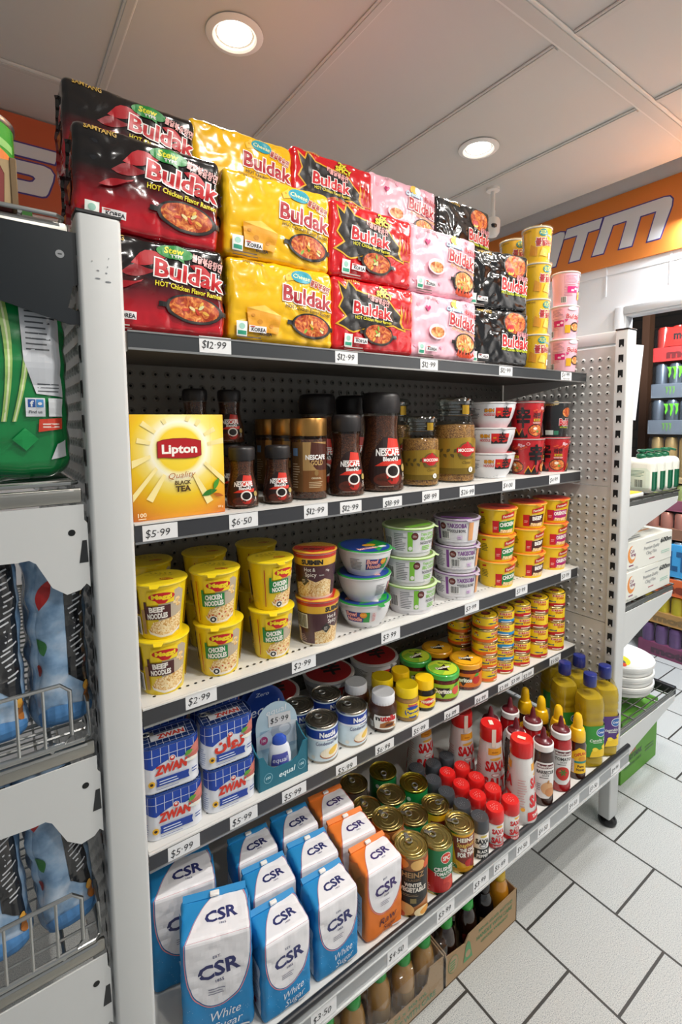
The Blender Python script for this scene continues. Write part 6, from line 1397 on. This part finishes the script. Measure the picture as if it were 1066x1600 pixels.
wire_shelf('chrome wire shelf with dark side bracket at the top of the end bay', 1.747, False, [(.119, -.020), (-.34, -.012), (-.34, -.09), (.020, -.124), (.082, -.142), (.100, -.147), (.113, -.146), (.114, -.128), (.099, -.124), (.106, -.094), (.114, -.09), (.112, -.05), (.119, -.046)], True)
wire_shelf('chrome wire shelf under the green crisp bag', 1.375, False, BRK)
wire_shelf('chrome wire shelf with fence under the upper blue bags', .987, True, BRK)
wire_shelf('chrome wire shelf with fence under the lower blue bags', .657, True, BRK)
def crisp(o):
    sb = Soft(.158, .075, .285, .030, .012, .006, 20, 4, True); mb = MB(); sb.body(mb, GL('#0d8140'), (22, 10, 30)); mb.build('film_bag', o)
    L = MB(); p = Print(L, sb.front(), .008, .008, .0009, .00016)
    for x, w_, b_ in ((-.046, .006, .02), (-.030, .007, -.05), (-.016, .006, .04), (-.004, .005, .10)):
        n = 9; pts = [(x+.010*math.sin(i*.35)+b_*i/9*.3+.012*(1-i/9), .085+.19*i/9) for i in range(n+1)]
        p.p([(a-w_*(.5+.5*(i/9)), z) for i, (a, z) in enumerate(pts)]+[(a+w_*(.5+.5*(i/9)), z) for i, (a, z) in reversed(list(enumerate(pts)))], '#9cc46a'); p.p([(a-w_*.15, z) for a, z in pts]+[(a+w_*.25, z) for a, z in reversed(pts)], '#dbe6b8')
    p.p([(.020, .262), (.072, .262), (.073, .120), (.036, .124), (.023, .17)], '#c9cdd3'); p.lines(.027, .185, .066, .245, 8, '#4a4f55', 4, .3); p.lines(.038, .127, .068, .142, 3, '#4a4f55', 5, .3)
    p.r(.022, .092, .046, .118, '#e6eaf0'); p.r(.025, .105, .034, .116, '#2f5ca8'); p.t('f', .0297, .110, .008, '#eef2f8', w=.004, bold=.03); p.r(.035, .105, .044, .116, '#4a90d0'); p.e(.0395, .110, .0028, .0022, '#eef2f8', 8); p.t('Find us', .034, .0985, .004, '#26303a', w=.016)
    p.r(.050, .092, .070, .118, '#d9dde0'); p.p([(.036, .070), (.066, .074), (.068, .090), (.038, .088)], '#d2402a'); p.lines(.042, .076, .062, .084, 2, '#f0d8cc', 2, .5)
    for q in ((-.03, .05), (.02, .06), (-.05, .09)): p.p([(q[0]-.016, q[1]), (q[0], q[1]-.016), (q[0]+.016, q[1]), (q[0], q[1]+.016)], '#17904a')
    p.p([(.050, .030), (.072, .034), (.073, .058), (.058, .052)], '#c3c7cb'); L.build('printed_artwork', o)
product_k('crisp_green', crisp, 'crisp_bag', 'crisp bag')
put('crisp_green', .020, .868, 1.379, 0, 'green onion crisp bag leaning beside the post on wire shelf', 'green crisp bags'); put('crisp_green', -.145, .868, 1.379, .02, 'green crisp bag further from the post, only its edge showing', 'green crisp bags')
def bluebag(o):
    sb = Soft(.078, .085, .275, .024, .006, .006, 22, 7, True); mb = MB(); pm = speck('ice blue film', [(.3, '#4f7396'), (.5, '#86a5c4'), (.7, '#b9c9da')], 26, 'noise', .25, 4, coat=.6); bm_ = mat('#15161a', .25, coat=.7)
    sb.body(mb, pm, (18, 14, 28)); mb.build('film_bag', o)
    L = MB(); p = Print(L, sb.front(), .008, .008, .0009, .00016); p.p([(.003, .274), (.0385, .274), (.0385, .05), (.030, .06), (.005, .085)], bm_); p.ink([q for i in range(20) for q in rect(.012+.004*math.sin(i), .095+.0085*i, .026+.006*math.sin(i*2.3), .0975+.0085*i, .35)], '#c3c6ca'); p.p(leafp(-.030, .19, .05, .011, 1.2), '#b3201f'); p.p(leafp(-.036, .15, .03, .010, -1.2), '#2f6a34'); p.e(.034, .045, .010, .014, '#a8682c', 10); p.e(.028, .06, .006, .008, '#d8a03c', 8); p.e(-.036, .10, .006, .010, '#8a2a20', 8)
    p.p([(-.046, .0), (.046, .0), (.042, .03), (-.02, .045), (-.046, .03)], '#4a7fb4'); L.build('lettering', o)
product_k('crisp_blue', bluebag, 'crisp_bag', 'crisp bag')
for x, z, rz, tl, lb in ((.066, .997, .12, 0, 'blue and black crisp bag beside the post on the upper fenced shelf'), (-.020, .997, .12, 0, 'blue and black crisp bag second from the post on the upper fenced shelf'), (-.115, .997, .1, 0, 'blue crisp bag third from the post on the upper fenced shelf'),
    (.062, .667, .10, -.10, 'blue and black crisp bag beside the post on the lower fenced shelf'), (-.030, .667, .1, -.05, 'blue and black crisp bag second from the post on the lower fenced shelf'), (-.135, .667, .1, 0, 'blue crisp bag third from the post on the lower fenced shelf')): put('crisp_blue', x, .870, z, rz, lb, 'blue crisp bags', tilt=(0, tl))
t = thing('snack_canister', 'green tin half seen on the top wire shelf', 'can', (-.002, .872, 1.812)); MB().lathe([(.050, 0), (.052, .002), (.052, .058)], mat('#3f9a2c', .25, coat=.6), 36).build('tin_body', t); MB().lathe([(.0525, .056), (.054, .058), (.054, .063), (.051, .064), (.05, .060), (0, .060)], CHROME, 36).build('lid', t)
mb = MB(); p = Print(mb, cone(.052, .052, 0, 1), .006); p.p([(-.02, .005), (.06, .0), (.06, .014), (.0, .03)], '#d8772a'); p.p([(-.04, .03), (.06, .022), (.06, .032), (-.03, .042)], '#8cc06a'); mb.build('printed_label', t)
t = thing('torn_carton', 'torn maroon and brown carton under the green tin', 'carton', (-.06, .872, 1.7505)); mb = MB(); mb.box(-.12, .104, -.062, .062, 0, .058, mat('#8a3f3c', .8), .002, 1); p = Print(mb, front(-.062), .03, .0005); p.p([(.092, .002), (.104, .002), (.104, .058), (.086, .058), (.094, .040)], '#b59a72'); mb.build('carton_body', t)
MB().box(.100, .108, -.064, .0, .0, .062, mat('#7a6448', .9), .001, 1).build('torn_edge', t)
t = thing('cardboard_offcut', 'torn green card flap behind the top wire rail', 'card', (.052, .95, 1.7505)); MB().prism([(-.030, 0), (.022, 0), (.022, .054), (.012, .048), (.004, .054), (-.004, .046), (-.020, .024)], lambda u, v, a: (u, a, v), 0, .002, mat('#2f6a22', .7)).build('card_sheet', t)

# ================================================================== end bay beyond the right post (towards +X)
def out_shelf(label, z, depth, drop):
    t = thing('wire_shelf', label, 'shelf'); x0, x1, y0, y1 = 1.79, 1.782+depth, .800, 1.70; mb = MB()
    mb.tube([(x0, y0, z), (x1, y0, z), (x1, y1, z), (x0, y1, z)], .0032, STEEL, 8, True)
    y = y0+.02
    while y < y1: mb.tube([(x0, y, z), (x1, y, z)], .0022, STEEL, 5); y += .03
    for i in range(5): x = x0+(x1-x0)*(i+.3)/5; mb.tube([(x, y0, z-.004), (x, y1, z-.004)], .003, STEEL, 5)
    mb.build('wire_deck', t); MB().box(x0, x1, y0+.001, y0+.012, z-.022, z-.006, mat('#6f716f', .4, .5), .002, 1).build('front_rail', t)
    mb = MB(); plate(mb, [(1.782, z-.022), (x1-.01, z-.022), (x1-.02, z-.045), (1.93, z-drop*.75), (1.80, z-drop), (1.782, z-drop)], .798, POSTM); mb.build('side_bracket', t)
out_shelf('wire shelf holding the green pump hand wash bottles', 1.178, .43, .135); out_shelf('wire shelf holding the boxes of cling film', .799, .42, .150); out_shelf('dark wire shelf holding the stacked white tubs', .335, .50, .14)
MB().box(2.262, 2.282, .80, .90, .30, .345, BLACKP, .002).build('end_stop')
bpy.data.objects['end_stop'].parent = [o for o in bpy.data.objects if o.get('label') == 'dark wire shelf holding the stacked white tubs'][0]
def handwash(o):
    g = Soft(.108, .052, .132, .022, .004, 0); mb = MB(); g.body(mb, mat('#e3e3d8', .3, coat=.5), (14, 8, 14)); mb.build('bottle_body', o)
    gm = mat('#0b5a3c', .25, coat=.4); MB().lathe([(.016, .128), (.018, .132), (.018, .142), (.015, .146), (.011, .148), (.011, .154)], gm, 24).build('collar', o)
    mb = MB(); mb.lathe([(.010, .152), (.016, .155), (.016, .161), (.010, .164), (0, .164)], gm, 20); mb.tube([(0, 0, .160), (.022, .0, .161), (.042, .0, .157)], .0045, gm, 8); mb.build('pump_head', o)
    L = MB(); p = Print(L, g.front(), .01, .01, .0006); p.p([(-.040, .014), (.036, .010), (.044, .03), (.044, .082), (.030, .096), (-.044, .092)], '#d2dccb'); p.lines(-.038, .062, .036, .088, 5, '#4a7a66', 3, .35); p.bars(-.010, .020, .022, .052, 14, 3, bg='#d2dccb'); p.lines(-.038, .022, -.014, .055, 5, '#6a8a7a', 4, .3)
    p2 = Print(L, lambda u, v, off: g.P((.054, u, v-.066), off), .008, .008, .0006); p2.r(-.026, .006, .026, .082, gm); p3 = Print(L, lambda u, v, off: g.P((u, .026, v-.066), off), .01, .01, .0006); p3.r(-.052, .006, .052, .082, gm); L.build('lettering', o)
product_k('handwash', handwash, 'hand_wash_bottle', 'bottle')
for i, (x, y) in enumerate(((2.020, .862), (2.084, .860), (2.148, .858), (2.206, .858), (2.020, .985))): put('handwash', x, y, 1.1815, R_(-90), ['white hand wash bottle with barcode label, nearest the post', 'hand wash bottle with green side, second in the row', 'hand wash bottle with green side, third in the row', 'hand wash bottle with green side at the shelf end', 'hand wash bottle half hidden behind the row'][i], 'pump hand wash bottles')
t = thing('sponge_pack', 'flat yellow and white pack beside the hand wash', 'pack', (1.865, .838, 1.1815)); MB().box(-.06, .06, -.03, .05, 0, .014, mat('#e6e6e2', .4), .003).build('wrapper', t); MB().box(-.058, .050, -.028, .048, .0142, .016, mat('#edb62c', .5), .0006, 1).build('printed_label', t)
def film_box(o):
    L_, D, h = .388, .14, .110; MB().box(-L_/2, L_/2, 0, D, 0, h, mat('#e2e3da', .4), .002, 1).build('carton', o); mb = MB(); p = Print(mb, front(0), .05)
    x = -L_/2+.060; p.e(x, .062, .030, .032, '#e2924a', 22); p.e(x+.008, .068, .024, .025, '#e2e3da', 20); p.t('Cut', x+.002, .074, .012, '#7a2a5a', w=.03, bold=.03, rot=.1); p.t('Wrap', x+.010, .060, .012, '#7a2a5a', w=.036, bold=.03, rot=.1); p.lines(x-.02, .020, x+.028, .030, 1, '#7a2a5a', 3, .4)
    p.t('Microwave Safe', x+.006, .010, .009, '#8a8f90', w=.082, bold=0); p.t('Premium Quality', .020, .070, .013, '#7a7d82', w=.125, bold=0, shear=.1); p.t('Cling Film', .018, .050, .013, '#8a8d92', w=.085, bold=0, shear=.1); p.lines(-.03, .088, .08, .093, 1, '#9a9da2', 2, .6); p.lines(.0, .024, .045, .029, 1, '#b04a5a', 2, .6); p.lines(.10, .03, .17, .045, 2, '#8fc2b0', 2, .3)
    p.t('600m', L_/2-.056, .082, .018, '#23252a', w=.092, bold=.02, shear=.15); mb.build('printed_artwork', o)
    mb = MB(); p = Print(mb, flat_top(h), .05); p.lines(-.18, .02, .05, .12, 7, '#8d9194', 3, .5); p.r(.02, .06, .14, .068, '#c98a4a'); mb.build('printed_top', o)
product_k('film_box', film_box, 'cling_film_box', 'box'); put('film_box', 1.990, .808, .8025, 0, 'white cling film box, lower one on the wire shelf', 'cling film boxes'); put('film_box', 1.988, .808, .9130, -.01, 'white cling film box, upper one of two', 'cling film boxes')
TUB = mat('#e4e4e0', .35, coat=.2)
def tub(o):
    MB().lathe([(.118, 0), (.120, .002), (.121, .020), (.127, .022), (.128, .030), (.128, .036)], TUB, 56).build('tub_body', o); MB().lathe([(.129, .030), (.130, .034), (.129, .041), (.124, .043), (.116, .040), (.110, .034), (.10, .033), (.098, .036), (0, .036)], TUB, 56).build('lid', o)
product_k('white_tub', tub, 'white_tub', 'tub')
for i in range(3):
    o = put('white_tub', 2.128, .962, .3385+.0425*i, 0, 'flat white plastic tub, %s of three on the low wire shelf' % tier(i, 3), 'white tubs')
mb = MB(); p = Print(mb, flat_top(.3385+.0425*2+.0362), .03, base=.0004); p.e(2.09, .94, .050, .036, '#d9d028', 24, .6); p.e(2.075, .93, .022, .016, '#5a5c60', 16, .5); p.e(2.06, .912, .018, .010, '#d8482c', 12, .4); st = mb.build('lid_sticker'); st.parent = o; st.matrix_parent_inverse = Matrix.Translation(-Vector(o.location))
t = thing('energy_drink_carton', 'bright green drink carton on the floor under the wire shelf', 'carton', (2.13, .868, 0)); mb = MB(); mb.box(-.158, .158, 0, .34, 0, .262, mat('#5e9a32', .6), .002, 1); mb.build('carton_body', t)
mb = MB(); p = Print(mb, front(0), .06); p.r(-.0, .155, .132, .232, '#8a7a4a'); p.bars(.004, .160, .128, .228, 22, 4, bg='#9a8a58'); p.t('BANANA', -.088, .115, .020, '#a8402a', w=.10, bold=.04); p.t('ENERGY DRINK', -.062, .090, .020, '#22401a', w=.16, bold=.04); p.t('24 x 500 mL CANS', -.06, .060, .012, '#3a6a22', w=.15, bold=.02); p.lines(.05, .06, .13, .09, 2, '#3a6a22', 2, .4); p.e(-.085, .185, .026, .030, '#2f5a1e', 16); p.e(-.085, .190, .018, .018, '#5e9a32', 14); mb.build('printed_artwork', t)
PAPER = mat('#e9e9ef', .6)
for i, (x, y, dz, dx) in enumerate(((1.800, .846, 0, .0), (1.815, .838, .002, .01), (1.835, .836, .004, .018))):
    mb = MB(); mb.prism([(0, 1.455+dz), (.075, 1.452+dz), (.098+dx, 1.722+dz), (.0, 1.720)], lambda u, v, a, x=x, y=y: (x+u-.01, y+a, v), 0, .0006, PAPER); o = mb.build('paper_sheet'); tag(o, ['white paper sheet hung behind the slotted post, rear one', 'white paper sheet hung behind the slotted post, middle one', 'white paper sheet hung behind the slotted post, front one'][i], 'paper', 'papers hung on the post')

# --- stacked drink cartons beyond the doorway
def claw(pr, cx, cy, s, c):
    for i, (dx, L_) in enumerate(((-.36, .86), (0, 1.0), (.36, .9))):
        x = cx+dx*s; t_ = cy+s*.5; b_ = cy+s*.5-s*L_
        pr.p([(x-.20*s, t_), (x+.13*s, t_-.02*s), (x+.10*s, t_-.25*s), (x+.12*s, t_-.5*s), (x+.02*s, b_+.1*s), (x-.02*s, b_), (x-.07*s, b_+.25*s), (x-.02*s, t_-.42*s), (x-.08*s, t_-.18*s)], c)
def drink_carton(key, h, trayc, canc, txt, txc, logo=None, cant=None, trayh=.40):
    def f(o):
        W, D = .46, .30; th = h*trayh
        mb = MB(); mb.box(0, D, -W/2, W/2, 0, th, mat(trayc, .5), .002, 1); mb.build('cardboard_tray', o); L = MB(); p = Print(L, side_l(0), .06, base=.0015)
        if txt: p.t(txt, (.03-W/2+.20) if not logo else .09, th*.50, th*.52, txc, w=.30 if not logo else .24, bold=.06)
        if logo: claw(p, -.125, th*.5, th*.6, '#6a9a4a'); claw(p, -.105, h*.68, h*.36, '#6ad02c')
        if cant: p.p([(-W/2+.06, th*1.02), (-W/2+.30, th*1.02), (-W/2+.28, h*.92), (-W/2+.08, h*.92)], cant); p.t(txt, -W/2+.19, h*.70, h*.22, '#26211f', w=.16, bold=.05)
        r = .034; n = 6
        for i in range(n):
            for q in (0,):
                c = MB(); c.lathe([(r*.8, .004), (r, .012), (r, h*.90-.004), (r*.80, h*.94), (r*.78, h*.95), (0, h*.94)], mat(canc, .25, .5, .3), 20); c.build('drink_can', o, (r+.004+q*.07, -W/2+.042+i*.0752, th*0+.002))
        if txt or logo: L.build('lettering', o)
        mb = MB(); sb = Soft(D+.008, W+.008, h*.97, .02, 0, .004, 14, len(key), True); sb.body(mb, glass('carton film', '#f6f8fa', 1.45, .05, 30), (10, 16, 8)); s_ = mb.build('shrink_film', o, (D/2, 0, 0))
    product_k(key, f, 'drink_carton', 'drink carton')
drink_carton('carton_purple', .20, '#7c2f55', '#6a4a78', 'mother', '#4a2238'); drink_carton('carton_tan', .19, '#b98a4a', '#d8c22a', 'mother', '#8a6a3a'); drink_carton('carton_orange', .115, '#e0672c', '#d8d4cc', 'energy', '#8a3412', trayh=.9); drink_carton('carton_blue', .22, '#3fa0d8', '#b7c6d0', 'ULTRA', '#1c5a8a', trayh=.9)
drink_carton('carton_copper', .165, '#8a6048', '#b87a68', None, '#3a2a20'); drink_carton('carton_pink', .165, '#8a4a5c', '#a8b06a', None, '#3a2a20'); drink_carton('carton_beige', .285, '#b4976a', '#b0925e', None, '#5a4a30', trayh=.12); drink_carton('carton_monster', .212, '#6a7077', '#5d646c', 'MONSTER', '#8d9296', logo=True); drink_carton('carton_red', .212, '#b5302c', '#c23a30', 'mother', '#6a1c1c', cant='#d8281e')
z = 0.
for i, (key, h, lb) in enumerate((('carton_purple', .20, 'purple drink carton at the floor, bottom of the stack'), ('carton_tan', .19, 'tan carton of yellow cans above the purple one'), ('carton_orange', .115, 'orange drink carton in the middle of the stack'), ('carton_blue', .22, 'blue drink carton above the orange one'), ('carton_copper', .165, 'copper coloured carton of cans above the blue one'), ('carton_pink', .165, 'pink topped carton below the beige cans'), ('carton_beige', .285, 'film wrapped beige cans below the black cartons'), ('carton_monster', .212, 'dark drink carton with green claw marks, lower of two'), ('carton_monster', .212, 'dark drink carton with green claw marks, upper of two'), ('carton_red', .212, 'red drink carton on top of the stack'))):
    put(key, 3.278+(.0, .01, .0, .0, .0, .01, .012, .0, .01, .012)[i], 1.142-(.0, .0, .004, 0, 0, 0, 0, .0, .006, .008)[i], z, 0, lb, 'stacked drink cartons'); z += h+.004
